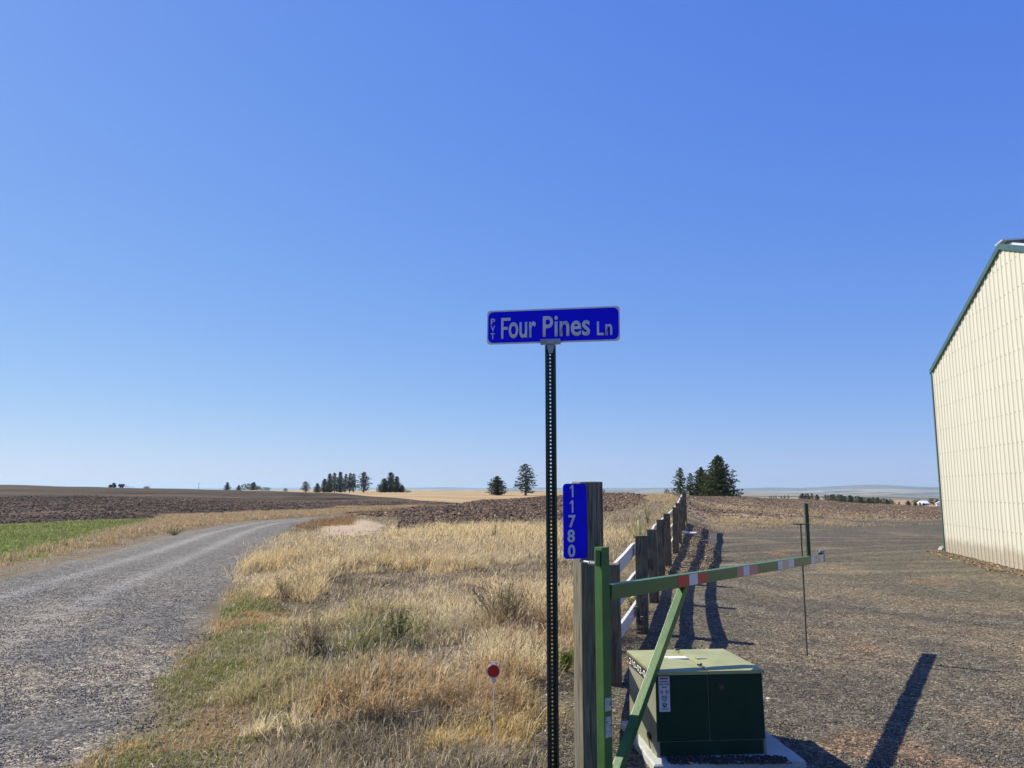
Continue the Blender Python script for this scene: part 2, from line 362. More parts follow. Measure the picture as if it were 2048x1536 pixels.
    C = lerp(C, tl, mt*(Y < 120)); zid = np.where((mt > .5), 7, zid); K[..., 1] = np.maximum(K[..., 1]*(1-mt), mt*.42); K[..., 2] = np.maximum(K[..., 2]*(1-mt), mt*.8)
    # beyond the crest on the right
    mr = (Y > 120)*(X > .2*Y)
    C = np.where(mr[..., None], STRAW*np.array((.95,.9,.95))*(1+.5*n3)[..., None], C); K = K*(1-mr[..., None]); zid = np.where(mr, 5, zid)
    # gravelly margin on the far side of the road
    mg = sst(-.2,.3,xl-X)*(1-sst(.6,1.2,xl-X+1.2*n1))*(Y < 60)
    C = lerp(C, np.array((.21,.175,.13))*(1+.6*n2)[..., None], mg*.8); K[..., 0] = np.maximum(K[..., 0], mg*.7)
    # the road, its ruts and the gravelled apron at its near right
    de = np.minimum(X-xl, xr-X) + .45*n1+.35*n2
    mrd = sst(-.12, .25, de)*(Y < 86)
    q = (X-xl)/np.maximum(xr-xl, .5)
    rut = np.exp(-((q-.30)/.055)**2)+np.exp(-((q-.60)/.05)**2)
    rc = GR_ROAD*(1+.25*n3+.25*n1)[..., None]
    rc = rc*(1+.42*rut*sst(4, 12, Y))[..., None]
    ap = sst(.25,.75,q)*(1-sst(9, 16, Y))*sst(-.08, .16, n1+.4*n2+.10)
    rc = lerp(rc, np.array((.27,.235,.18)), ap*.6)
    C = lerp(C, rc, mrd); zid = np.where(mrd > .5, 8, zid); K[..., 0] = np.maximum(K[..., 0]*(1-mrd), mrd*(1-.45*rut)); K[..., 1] *= 1-mrd; K[..., 2] *= 1-mrd
    # distance: fields and hills
    mh = sst(900, 1300, r)
    fld = np.floor(fbm(X/900., Y/1400., 51, 2)*7)/7
    hc = lerp(np.broadcast_to(np.array((.36,.30,.20)), sh+(3,)), np.broadcast_to(np.array((.15,.15,.105)), sh+(3,)), sst(.3, .7, hash2(fld*7, fld*0, 5)))
    wood = sst(.56, .60, fbm(X/700., Y/260., 61, 4))
    wood = np.maximum(wood, (r > 2400)*(r < 3600)*(X > .40*Y)*1.0)
    hc = lerp(hc, np.array((.035,.05,.035)), wood*.8)
    hc = lerp(hc, np.array((.06,.07,.065)), sst(10000, 11800, r)*.75)
    hc = hc*(.45+.8*fbm(X/500., Y/900., 66, 4))[..., None]
    C = lerp(C, hc, mh); K = K*(1-mh[..., None]); zid = np.where(mh > .5, 9, zid)
    return zid, np.clip(C, .008, .9), np.clip(K, 0, 1)
ZN = ['dry_ground','green_lawn','dark_field','clod_mound','bare_patch','stubble_field','gravel_yard','tilled_field','gravel_road','distant_hills']

def build_ground():
    rad = np.concatenate([np.geomspace(.3, 4.2, 24)[:-1], np.geomspace(4.2, 90, 600)[:-1], np.geomspace(90, 600, 220)[:-1], np.geomspace(600, 23500, 330)])
    az = np.concatenate([np.linspace(-math.pi, R(-48), 40)[:-1], np.linspace(R(-48), R(-37), 40)[:-1], np.linspace(R(-37), R(38), 640)[:-1], np.linspace(R(38), R(48), 36)[:-1], np.linspace(R(48), math.pi, 40)])
    rr, aa = np.meshgrid(rad, az, indexing='ij')
    X = rr*np.sin(aa); Y = rr*np.cos(aa)
    zid, C, K = zones(X, Y)
    Zz = height(X, Y)
    # broken surface of ploughed soil
    cl = K[..., 1]*(1-sst(55, 170, rr))
    Zz = Zz+cl*(np.where(zid == 2, .065, .19)*(fbm(X*3.6, Y*3.6, 91, 3)-.5)+.13*(fbm(X*1.1, Y*1.1, 95, 2)-.5))
    Zz = Zz+(1-K[..., 1])*(rr < 40)*.012*(fbm(X*6, Y*6, 97, 2)-.5)
    nr, na = X.shape
    V = np.stack([X, Y, Zz], -1).reshape(-1, 3); Cf = C.reshape(-1, 3); Kf = K.reshape(-1, 3)
    i = np.arange(nr-1)[:, None]*na+np.arange(na-1)[None]
    Q = np.stack([i, i+1, i+na+1, i+na], -1).reshape(-1, 4)
    Q = Q[:, ::-1]
    zf = zid.reshape(-1)[Q[:, 0]]
    for z in range(10):
        q = Q[zf == z]
        if not len(q): continue
        u, inv = np.unique(q, return_inverse=True)
        me = np_mesh(ZN[z], V[u], inv.reshape(-1), np.full(len(q), 4), Cf[u], Kf[u], True)
        o = link(ZN[z], me, GM); tag(o, kind='structure')
build_ground()

# ------------------------------------------------------------------ grass
def wpt(px, py):                       # ground point seen at a pixel (flat near ground)
    a, b = ray(px, py); Y = -H/b; return a*Y, Y
PAL = {'gold':((.88,.73,.40),(.70,.54,.27)), 'pale':((.86,.74,.46),(.68,.57,.34)), 'thatch':((.30,.25,.16),(.15,.12,.08)), 'red':((.46,.30,.14),(.62,.46,.24)),
       'yellow':((.72,.54,.20),(.58,.43,.18)), 'green':((.16,.20,.055),(.25,.25,.09)), 'olive':((.34,.31,.12),(.50,.42,.20)), 'greygreen':((.34,.31,.18),(.50,.43,.27)), 'orange':((.44,.29,.13),(.36,.25,.12))}
#  px, py, radius m (x), radius (y), kind, height, density
PT = [(640,1095,1.7,3.5,'gold',.42),(610,1170,.9,1.4,'gold',.48),(560,1100,.8,4,'pale',.35),(500,1165,.6,1.1,'pale',.22),(560,1200,.9,.5,'green',.10),(800,1085,2.2,3,'gold',.38),(940,1075,2.5,4,'gold',.42),
 (820,1130,1.2,1.6,'gold',.34),(930,1130,1.0,1.8,'gold',.34),(1050,1085,1.6,3.5,'gold',.42),(730,1168,1.2,1.3,'thatch',.10),(860,1182,1.4,1.2,'thatch',.10),(980,1165,1.2,1.4,'thatch',.12),(1045,1142,.9,1.6,'thatch',.13),
 (700,1220,.8,.6,'olive',.16),(900,1220,.9,.8,'gold',.32),(1000,1205,.8,.9,'gold',.42),(1070,1190,.6,1.2,'gold',.48),(1080,1260,.4,.8,'gold',.5),(820,1240,.7,.6,'pale',.3),(560,1240,.8,.5,'gold',.22),(660,1235,.3,.3,'green',.2),
 (740,1265,.5,.5,'olive',.40),(640,1290,.5,.35,'greygreen',.2),(780,1310,.35,.28,'green',.28),(670,1320,.3,.25,'green',.18),(760,1345,.9,.18,'pale',.12),(480,1270,.5,.5,'olive',.07),(430,1330,.45,.4,'green',.07),
 (540,1320,.6,.45,'greygreen',.34),(1000,1290,.5,.42,'greygreen',.40),(900,1290,.45,.4,'pale',.3),(1070,1300,.3,.4,'red',.4),(560,1380,.45,.4,'olive',.36),(400,1420,.35,.3,'olive',.05),(330,1470,.35,.3,'green',.05),
 (470,1440,.25,.18,'green',.12),(560,1450,.3,.2,'pale',.22),(450,1400,.3,.25,'orange',.06),(330,1380,.3,.5,'orange',.04),(420,1500,.3,.15,'orange',.05),(500,1490,.25,.12,'green',.14),(340,1520,.4,.12,'green',.06),
 (690,1440,.35,.22,'red',.28),(820,1430,.4,.26,'red',.32),(940,1440,.3,.25,'red',.30),(880,1470,.5,.12,'thatch',.2),(870,1370,.5,.25,'red',.3),(760,1510,.45,.18,'thatch',.2),(650,1510,.4,.16,'thatch',.16),(980,1490,.3,.2,'yellow',.24),(1060,1480,.25,.3,'yellow',.26),
 (900,1510,.3,.15,'yellow',.2),(1060,1390,.25,.3,'thatch',.10),(990,1400,.25,.25,'thatch',.16),(1040,1340,.3,.3,'pale',.3),(1125,1330,.14,.18,'green',.16),(1125,1390,.2,.3,'thatch',.08),(1130,1480,.2,.3,'olive',.1),(470,1200,.5,.3,'green',.05),(450,1235,.5,.4,'orange',.05),(570,1212,.75,.35,'thatch',.03)]
PT += [(960,1135,1.3,1.1,'pale',.36),(1010,1180,.8,.9,'gold',.46),(900,1205,.8,.5,'pale',.34),(1080,1225,.5,.6,'gold',.46),(720,1130,1.3,1.3,'pale',.40),(620,1130,.9,2.0,'gold',.46)]
PTW = np.array([wpt(p[0], p[1]) for p in PT]); PTR = np.array([(p[2], p[3]) for p in PT]); PTK = [p[4] for p in PT]; PTH = np.array([p[5] for p in PT])
def blades(name, P, Hh, W, lean, colr, heads, seg2=True):
    n = len(P)
    az = rng.uniform(0, 6.283, n); ld = np.where(rng.random(n) < .4, rng.uniform(0, 6.283, n), rng.normal(.35, 1.0, n)+1.6*(fbm(P[:,0]*1.4, P[:,1]*1.4, 55, 2)-.5)*2)              # wind leans them to the right and away
    dirx, diry = np.cos(ld), np.sin(ld)
    L = lean*Hh
    px, py = np.cos(az)*W*.5, np.sin(az)*W*.5
    b = P; mid = b+np.stack([dirx*L*.35, diry*L*.35, Hh*.6], -1); tip = b+np.stack([dirx*L, diry*L, Hh*np.sqrt(np.clip(1-.35*lean**2, .2, 1))], -1)
    s = np.stack([px, py, np.zeros(n)], -1)
    V = np.stack([b-s, b+s, mid+s*.8, mid-s*.8, tip], 1)
    k = 5
    base = np.arange(n)*k
    L4 = np.stack([base, base+1, base+2, base+3], -1); L3 = np.stack([base+3, base+2, base+4], -1)
    loops = np.concatenate([L4.ravel(), L3.ravel()]); cnt = np.concatenate([np.full(n, 4), np.full(n, 3)])
    C = np.repeat(colr, k, axis=0)
    V = V.reshape(-1, 3)
    hi = np.where(heads > 0)[0]
    if len(hi):
        hd = tip[hi]; hh = heads[hi]; m = len(hi); d = (tip[hi]-mid[hi]); d /= np.linalg.norm(d, axis=1)[:, None]+1e-6
        sd = np.stack([np.cos(az[hi]+1), np.sin(az[hi]+1), np.zeros(m)], -1)
        HV = np.stack([hd-d*hh[:, None]*.3, hd+sd*hh[:, None]*.13+d*hh[:, None]*.2, hd+d*hh[:, None], hd-sd*hh[:, None]*.13+d*hh[:, None]*.2], 1)
        hb = len(V)+np.arange(m)*4
        loops = np.concatenate([loops, np.stack([hb, hb+1, hb+2, hb+3], -1).ravel()]); cnt = np.concatenate([cnt, np.full(m, 4)])
        V = np.concatenate([V, HV.reshape(-1, 3)]); C = np.concatenate([C, np.repeat(colr[hi]*.8, 4, axis=0)])
    return np_mesh(name, V, loops, cnt, C)
def grass_field(name, x0, x1, y0, y1, n, test, attr, wmul=1.0, m='dry_blades', tuft=True):
    X = rng.uniform(x0, x1, n); Y = rng.uniform(y0, y1, n)
    # thin out with distance and gather in tufts
    w = test(X, Y)*(.30+.70*(fbm(X*5, Y*5, 72, 3) > .40)) if not tuft else test(X, Y)*np.clip(.10+4.0*(fbm(X*2.4, Y*2.4, 71, 4)-.38), 0.04, 1)
    k = rng.random(n) < w; X, Y = X[k], Y[k]
    Hh, Cc, ln, hp = attr(X, Y)
    d = np.hypot(X, Y); n = len(X)
    Wd = wmul*(.0029+.00040*d)*rng.uniform(.6, 1.5, n)
    Hh = Hh*rng.uniform(.30, 1.2, n)
    Pz = height(X, Y)-.01
    heads = np.where(rng.random(n) < hp, np.clip(Hh*.16, .015, .07), 0)
    me = blades(name, np.stack([X, Y, Pz], -1), Hh, Wd, ln, Cc, heads)
    o = link(name, me, attr_mat(m, .65, .42, .25)); return o
def verge_test(X, Y):
    bx, by = wpt(560, 1214); bare = np.clip(((X-bx)/.85)**2+((Y-by)/.45)**2+1.2*(fbm(X*3,Y*3,61,3)-.5), 0, 1)**2
    a = bare*sst(-.25, .25, X-road_r(Y)+.9*(fbm(X*.9, Y*.9, 3, 4)-.5))*sst(.25, .75, fence_x(Y)-X+.7*(fbm(X*1.3, Y*1.3, 5, 3)-.5))
    t = 1-sst(-1.0, .5, Y-mound_y(X)+1.5*(fbm(X*.9,Y*.9,3,4)-.5)); 
    d = patch_d(X, Y)
    t = t*sst(.9, 1.3, d)*(1-.6*sst(-2.2,-.4,X-fence_x(Y))*sst(8,11,Y))
    return a*t
def verge_attr(X, Y):
    n = len(X)
    X0, Y0 = X, Y; X = X+.55*(fbm(X0*1.9, Y0*1.9, 21, 3)-.5)*2; Y = Y+.9*(fbm(X0*1.5, Y0*1.5, 24, 3)-.5)*2; nx = 0*X
    D = ((X[:, None]-PTW[None, :, 0])/PTR[None, :, 0])**2+((Y[:, None]-PTW[None, :, 1])/PTR[None, :, 1])**2
    D = D*(1+rng.uniform(-.42, .42, D.shape))+nx[:, None]; X, Y = X0, Y0
    j = np.argmin(D, axis=1)
    Cc = np.zeros((n, 3)); Hh = PTH[j]*(1.0-.25*np.clip(np.sqrt(np.min(D, axis=1))-1, 0, 1.2))
    mixr = rng.random(n)
    for i, kname in enumerate(PTK):
        s = j == i; a, b = PAL[kname]; t = mixr[s][:, None]; Cc[s] = np.array(a)*(1-t)+np.array(b)*t
    far = np.sqrt(np.min(D, axis=1)) > 1.7
    Cc[far] = np.array(PAL['thatch'][0])*1.25
    # everywhere a share of bleached and of dark stalks
    bl = rng.random(n); q_ = bl < .17; Cc[q_] = np.array((.76,.67,.44))*rng.uniform(.75,1.1,(q_.sum(),1)); Cc[bl > .93] = (.13,.10,.07)
    Cc *= rng.uniform(.65, 1.25, (n, 1))
    Hh = Hh*.80*(.12+1.45*fbm(X*1.3, Y*1.3, 81, 4))*(.6+.8*fbm(X*5,Y*5,85,2))
    Hh = Hh*(1-(.80*(1-sst(.3,1.3,X-road_r(Y)+.5*(fbm(X*1.5,Y*1.5,19,3)-.5))))*(1-sst(12,15,Y)))
    rx, ry = wpt(989, 1531); Hh = np.where(np.hypot(X-rx, Y-ry) < .28, np.minimum(Hh, .10), Hh)
    Hh = Hh*(1-.7*np.exp(-((X+.2*Y)/1.7)**2)*sst(19,22,Y))
    Hh = Hh*(1-.45*sst(-1.8,-.3,X-fence_x(Y))*sst(8,11,Y))
    ln = np.clip(rng.normal(.65, .45, n), .05, 1.6)
    hp = np.where((Hh > .15), .35, 0)
    return Hh, Cc, ln, hp
# dense near, thinner far
for i, (y0, y1, n) in enumerate(((4.2,7,150000),(7,11,170000),(11,18,200000),(18,42,260000))):
    xa = {0:-3.0,1:-4.5,2:-6.5,3:-10.5}[i]; xb = {0:1.0,1:2.0,2:3.9,3:9.0}[i]
    o = grass_field('dry_grass', xa, xb, y0, y1, n, verge_test, verge_attr, (1.0,1.0,1.0,1.15)[i])
    tag(o, kind='stuff')
# low thatch layer (fallen straw) over the whole verge
def th_attr(X, Y):
    n = len(X); t = rng.random((n, 1))
    C = np.array((.56,.46,.30))*t+np.array((.26,.20,.13))*(1-t)
    g = sst(.52, .62, fbm(X*.8+9, Y*.8, 44, 3))[:, None]*(rng.random((n, 1)) < .5)
    C = C*(1-g)+np.array((.17,.19,.05))*g
    return np.full(n, .05), C*rng.uniform(.6, 1.3, (n, 1)), rng.uniform(.8, 3.2, n), np.zeros(n)
tag(grass_field('straw_litter', -3.2, 1.6, 4.2, 12, 150000, verge_test, th_attr, 1.1), kind='stuff')
# single taller stalks with seed heads standing above the mat
def st_attr(X, Y):
    n = len(X); t = rng.random((n, 1)); C = np.array((.66,.56,.40))*t+np.array((.34,.24,.15))*(1-t)
    Hh, _, _, _ = verge_attr(X, Y)
    return np.clip(Hh*1.55+.05, .10, .62), C, np.clip(rng.normal(.4,.3,n), .02, 1.0), np.full(n, .75)
tag(grass_field('seed_stalks', -6, 2.5, 4.3, 20, 26000, verge_test, st_attr, .75), kind='stuff')
# low green and rusty turf along the near edge of the road
def et_test(X, Y):
    return sst(-.15, .15, X-road_r(Y)+.8*(fbm(X*.9, Y*.9, 3, 4)-.5))*(1-sst(.5,1.15,X-road_r(Y)+.9*(fbm(X*1.2,Y*1.2,41,3)-.5)))*(1-sst(11,14,Y))
def et_attr(X, Y):
    n = len(X); t = rng.random((n, 1)); f = fbm(X*1.1, Y*1.1, 48, 4)
    C = np.array((.15,.19,.045))*t+np.array((.30,.29,.09))*(1-t)
    o = (sst(.44, .56, f)*.85 > rng.random(n)); C[o] = (np.array((.58,.36,.14))*t+np.array((.45,.32,.15))*(1-t))[o]
    b = rng.random(n) < .12; C[b] = (.66,.56,.38)
    return .05+.05*fbm(X*3,Y*3,49,2), C*rng.uniform(.7,1.25,(n,1)), rng.uniform(.3,1.6,n), np.zeros(n)
tag(grass_field('road_edge_turf', -5.2, -.6, 4.2, 14, 190000, et_test, et_attr, .9, tuft=False), kind='stuff')
# the far side verge: tall tan grass left of the road
def lv_test(X, Y):
    lx = np.interp(Y, [10,18.2,24,41.5,46,58,70], [-10.2,-11.1,-12.8,-18.0,-20,-15.2,-9])
    return (.12*sst(.0,.3,road_l(Y)-X)+.88*sst(.4, 1.1, road_l(Y)-X+.9*(fbm(X*.7,Y*.7,3,3)-.5)))*sst(-1.2, -.2, X-lx)*(Y < 66)
def lv_attr(X, Y):
    n = len(X); t = rng.random((n, 1)); d = road_l(Y)-X
    C = np.array((.52,.40,.23))*t+np.array((.40,.28,.16))*(1-t)
    lo = (1-sst(.5, 1.3, d+1.2*(fbm(X*.6,Y*.6,12,3)-.5)))[:, None]
    C = C*(1-lo*.7)+np.array((.22,.19,.08))*lo*.7
    bl = rng.random(n); C[bl < .08] = (.65,.55,.38)
    Hh = (.06+.15*sst(.6, 1.8, d))*(.6+.9*fbm(X*.8, Y*.8, 83, 3))
    return Hh, C*rng.uniform(.7, 1.25, (n, 1)), np.clip(rng.normal(.5,.35,n),.05,1.2), np.full(n, .3)
tag(grass_field('roadside_grass', -21, -5, 12, 66, 420000, lv_test, lv_attr, 1.1), kind='stuff')
# mown green grass
def lw_test(X, Y):
    lx = np.interp(Y, [10,18.2,24,41.5,46], [-10.2,-11.1,-12.8,-18.0,-22]); fy = np.interp(X, [-60,-24,-20,-18], [33,36.5,43,50])
    return sst(.0, .5, lx-X+.9*(fbm(X*.9,Y*.9,3,3)-.5))*(1-sst(-.6,.3,Y-fy))
def lw_attr(X, Y):
    n = len(X); t = rng.random((n, 1)); C = np.array((.14,.20,.045))*t+np.array((.25,.28,.09))*(1-t)
    dry = (rng.random(n) < .25*fbm(X*.4, Y*.7, 23, 3)*2); C[dry] = (.42,.36,.17)
    return np.full(n, .11), C*rng.uniform(.7,1.2,(n,1)), rng.uniform(.2,.9,n), np.zeros(n)
tag(grass_field('lawn_grass', -30, -10, 14, 48, 260000, lw_test, lw_attr, 1.3), kind='stuff')
# brown grass bank hiding the bend of the road, the fence-line strip and the strip in the far field
def bank_test(X, Y):
    b1 = sst(.1,.6,X-road_r(Y))*sst(0,1,Y-34)*(1-sst(0,2,Y-52))*(1-sst(0,.9,X+7.9+.22*(Y-36)))
    b1 = np.maximum(b1, sst(.1,.6,X-road_r(Y))*(1-sst(.6,1.4,X-road_r(Y)))*(Y>30)*(Y<62))
    f = .55*np.exp(-((fence_x(Y)-.5-X)/(.25+.022*Y))**2)*sst(0,2,Y-20)*(1-sst(48,58,Y))*(X < fence_x(Y)+.05)
    s = np.exp(-((Y-(72+.25*(X+12)))/1.6)**2)*(X>-16)*(X<-8.5)*1.2
    return np.clip(b1+f+s, 0, 1)
def bank_attr(X, Y):
    n = len(X); t = rng.random((n, 1)); C = np.array((.38,.24,.11))*t+np.array((.28,.19,.10))*(1-t)
    g = (X > -6.5)|(Y > 66); C[g] = (np.array((.60,.44,.21))*t+np.array((.48,.38,.22))*(1-t))[g]
    return np.where(g,.16,.30)*(.6+.8*fbm(X,Y,29,3)), C*rng.uniform(.7,1.2,(n,1)), rng.uniform(.1,.9,n), np.full(n,.2)
tag(grass_field('bank_grass', -17, 12, 14, 76, 520000, bank_test, bank_attr, 1.1), kind='stuff')
# straw on the tilled ground
def ts_test(X, Y):
    yb = np.interp(X, [0,3,6,9,13,20,40], [24,25.5,27,30,34,38,44])
    return sst(0,1,X-fence_x(Y)-.5)*sst(-2,2,Y-yb)*(1-sst(30,52,Y-.3*X))*np.clip(3*(fbm(X*.16,Y*.35,15,3)-.38),0,1)
def ts_attr(X, Y):
    n = len(X); t = rng.random((n,1)); C = np.array((.56,.44,.24))*t+np.array((.42,.31,.18))*(1-t)
    return np.full(n,.13)*(.5+1.2*fbm(X*.5,Y*.5,33,3)), C, rng.uniform(.3,1.5,n), np.full(n,.1)
tag(grass_field('straw_stubble', 4, 24, 22, 60, 200000, ts_test, ts_attr, 1.0), kind='stuff')

# ------------------------------------------------------------------ loose stones and clods
def stones(name, x0, x1, y0, y1, n, zsel, smin, smax, c1, c2, proto=(OCT, OCTF), flat=.6, sc_d=0, pw=1.0, keep=lambda Y: np.ones_like(Y), inb=None):
    Y = y0+(y1-y0)*rng.random(n)**pw; X = rng.uniform(x0, x1, n)
    z, C, K = zones(X, Y)
    k = np.isin(z, zsel)&(rng.random(n) < keep(Y))
    if inb is not None: k = k&inb(X, Y)
    X, Y = X[k], Y[k]; n = len(X)
    s = rng.uniform(smin, smax, n)*(1+sc_d*Y)
    S = np.stack([s*rng.uniform(.7,1.3,n), s*rng.uniform(.6,1.1,n), s*rng.uniform(.4,.9,n)*flat/.6], -1)
    P = np.stack([X, Y, height(X, Y)+s*.25], -1)
    t = rng.random((n,1)); c = (np.array(c1)*t+np.array(c2)*(1-t))*rng.uniform(.6,1.3,(n,1))
    wt = rng.random(n) < .02; c[wt] = np.clip(c[wt]*2.6, 0, .7)
    return scatter(name, proto[0], proto[1], P, S, rots(n, False), c, attr_mat('stone_faces', .95, 0, .1), jit=.25)
tag(stones('road_gravel', -10, -2, 4.4, 18, 170000, [8], .0035, .0085, (.235,.228,.21), (.14,.136,.126), pw=1.5, keep=lambda Y: 1-sst(8,18,Y)), kind='stuff')
tag(stones('yard_gravel', .1, 11, 4.4, 18, 200000, [6], .0038, .009, (.24,.215,.172), (.11,.098,.078), pw=1.5, keep=lambda Y: 1-sst(8,18,Y)), kind='stuff')
tag(stones('soil_clods', -12, 12, 28, 66, 60000, [3], .03, .13, (.215,.150,.095), (.125,.087,.056), (ICO, ICOF), .6), kind='stuff')
tag(stones('field_clods', -60, 5, 36, 120, 60000, [2], .03, .085, (.155,.112,.078), (.105,.076,.053), (ICO, ICOF), .45, .002, pw=1.3, keep=lambda Y: 1-sst(50,120,Y)), kind='stuff')
tag(stones('tilled_clods', 3, 50, 24, 80, 45000, [7], .02, .065, (.26,.195,.13), (.13,.095,.065), (ICO, ICOF), .5), kind='stuff')
tag(stones('verge_crumbs', -3.5, 1.6, 4.4, 12, 16000, [0], .005, .018, (.34,.29,.22), (.24,.20,.15)), kind='stuff')
tag(stones('fence_rubble', 2.4, 7.6, 15, 29, 9000, [6,7,0], .015, .04, (.34,.26,.17), (.16,.11,.07), flat=.5, inb=lambda X, Y: (X-fence_x(Y) > -.3)&(X-fence_x(Y) < .9+.5*(fbm(X,Y,7,2)-.5))), kind='stuff')

def wall_strip(X, Y):
    sw = (20.6-Y)/.9747; d = 11.38-.2237*sw-X
    return (d > 0)&(d < .35+.5*fbm(X*1.5, Y*1.5, 5, 2))&(sw > -.3)
tag(stones('wall_litter', 8.5, 12, 11, 21, 12000, [6], .008, .03, (.34,.25,.15), (.16,.11,.07), flat=.35, inb=wall_strip), kind='stuff')
def ss_test(X, Y): return .02*sst(.3,.8,X-fence_x(Y))+.012*sst(.2,.8,road_r(Y)-X)*(X > -7)
def ss_attr(X, Y):
    n = len(X); return np.full(n,.018), np.array((.66,.55,.36))*rng.uniform(.7,1.15,(n,1)), rng.uniform(2,9,n), np.zeros(n)
tag(grass_field('stray_straw', -7, 12, 4.5, 20, 60000, ss_test, ss_attr, 1.0, tuft=False), kind='stuff')

# ------------------------------------------------------------------ trees
def conifer(kind, hgt, seed, dens=1.0):
    """trunk mesh and crown mesh; kinds: open, dense, round, row"""
    rd = random.Random(seed); g = np.random.default_rng(seed)
    bm = B(); cyl(bm, (0,0,-.5), (0,0,hgt*.9), hgt*.022, hgt*.004, 8)
    cyl(bm, (0,0,-.5), (0,0,hgt*.06), hgt*.030, hgt*.022, 8)
    Pc = []; nb = int({'open':95,'dense':150,'round':210,'row':60,'full':260}[kind]*dens)
    low = {'open':.10,'dense':.02,'round':.02,'row':.04,'full':.02}[kind]
    wid = {'open':.26,'dense':.30,'round':.40,'row':.23,'full':.42}[kind]
    for i in range(nb):
        t = low+(1-low)*(i+rd.random())/nb                  # height fraction
        u = (t-low)/(1-low)
        if kind in ('round','full'): prof = min(1, .72+u*1.6)*(1-u**(2.0 if kind == 'round' else 1.75))**.75
        elif kind == 'open': prof = min(1, .55+u*1.3)*(1-u**2.2)**.8
        else: prof = min(1, .65+u*2)*(1-u)**.72
        ln = hgt*wid*prof*(rd.uniform(.60, 1.12) if kind in ('round','full') else rd.uniform(.55, 1.12))+.1; a = i*2.399+rd.uniform(-.5,.5)
        z0 = t*hgt*.97; up = {'open':.12,'dense':.18,'round':.25,'row':.2,'full':.12}[kind]+.5*u
        e = Vector((math.cos(a)*ln, math.sin(a)*ln, z0+ln*up*rd.uniform(.2,1)-ln*.08))
        if ln > hgt*.07 and i % 2 == 0: cyl(bm, (0,0,z0-ln*.1), e, hgt*.005, hgt*.0015, 4, False)
        nc = max(2, int(ln/hgt*26))
        for j in range(nc):
            f = (j+.6)/nc; f = f**.7
            c = Vector((0,0,z0-ln*.05)).lerp(e, f)
            Pc.append((c.x+rd.gauss(0,.012*hgt), c.y+rd.gauss(0,.012*hgt), c.z+rd.gauss(0,.010*hgt), hgt*rd.uniform(.016,.034)*(1.25-.5*f)))
    Pc = np.array(Pc); per = {'open':16,'dense':18,'round':18,'row':14,'full':18}[kind]; n = len(Pc)*per
    C0 = np.repeat(Pc[:, :3], per, axis=0); Sz = np.repeat(Pc[:, 3], per)
    d = g.normal(size=(n,3)); d /= np.linalg.norm(d, axis=1)[:, None]; d[:, 2] *= .7
    P = C0+d*Sz[:, None]*g.uniform(.3,1.15,(n,1))
    # leaf-sized faces
    t1 = g.normal(size=(n,3)); t1 /= np.linalg.norm(t1, axis=1)[:, None]
    t2 = np.cross(t1, g.normal(size=(n,3))); t2 /= np.linalg.norm(t2, axis=1)[:, None]+1e-6
    s = Sz[:, None]*g.uniform(.35,.8,(n,1))
    V = np.stack([P-t1*s, P+t2*s*.45, P+t1*s, P-t2*s*.45], 1).reshape(-1,3)
    base = np.repeat(g.uniform(.6,1.5,(len(Pc),1)), per, axis=0)
    tint = np.array((.060,.086,.036))*(1-.0)+np.array((.03,.03,.0))*g.random((n,1))
    cc = np.repeat(tint*base*g.uniform(.7,1.3,(n,1)), 4, axis=0)
    me = np_mesh('crown', V, np.arange(n*4), np.full(n,4), cc); me.materials.append(attr_mat('pine_needles', .8, .15, .15))
    tm = bpy.data.meshes.new('trunk'); bm.to_mesh(tm); bm.free()
    tm.materials.append(paint('pine_bark', (.10,.065,.045), (.19,.12,.08), .9, 5, .1))
    return tm, me, hgt
def broad(hgt, wid, seed):
    rd = random.Random(seed); g = np.random.default_rng(seed); bm = B()
    cyl(bm, (0,0,-.5), (0,0,hgt*.4), hgt*.05, hgt*.03, 8); Pc = []
    for i in range(14):
        a = i*2.4; e = (math.cos(a)*wid*.35, math.sin(a)*wid*.35, hgt*rd.uniform(.35,.85)); cyl(bm, (0,0,hgt*.25), e, hgt*.02, hgt*.006, 5, False)
    for i in range(70):
        a = rd.uniform(0,6.28); q = rd.random()**.5; z = rd.uniform(.08,.95); w = wid*.5*math.sqrt(max(.05,1-((z-.4)/.6)**2))*q
        Pc.append((math.cos(a)*w, math.sin(a)*w, z*hgt, hgt*rd.uniform(.07,.13)))
    Pc = np.array(Pc); per = 40; n = len(Pc)*per; C0 = np.repeat(Pc[:, :3], per, axis=0); Sz = np.repeat(Pc[:,3], per)
    d = g.normal(size=(n,3)); d /= np.linalg.norm(d,axis=1)[:,None]; P = C0+d*Sz[:,None]*g.uniform(.4,1.1,(n,1))
    t1 = g.normal(size=(n,3)); t1 /= np.linalg.norm(t1,axis=1)[:,None]; t2 = np.cross(t1, g.normal(size=(n,3))); t2 /= np.linalg.norm(t2,axis=1)[:,None]+1e-6
    s = Sz[:,None]*g.uniform(.15,.35,(n,1)); V = np.stack([P-t1*s,P+t2*s*.6,P+t1*s,P-t2*s*.6],1).reshape(-1,3)
    cc = np.repeat(np.array((.06,.075,.03))*g.uniform(.5,1.4,(n,1)),4,axis=0)
    me = np_mesh('crown', V, np.arange(n*4), np.full(n,4), cc); me.materials.append(attr_mat('pine_needles', .8, .15, .15))
    tm = bpy.data.meshes.new('trunk'); bm.to_mesh(tm); bm.free(); tm.materials.append(MATS['pine_bark'])
    return tm, me, hgt
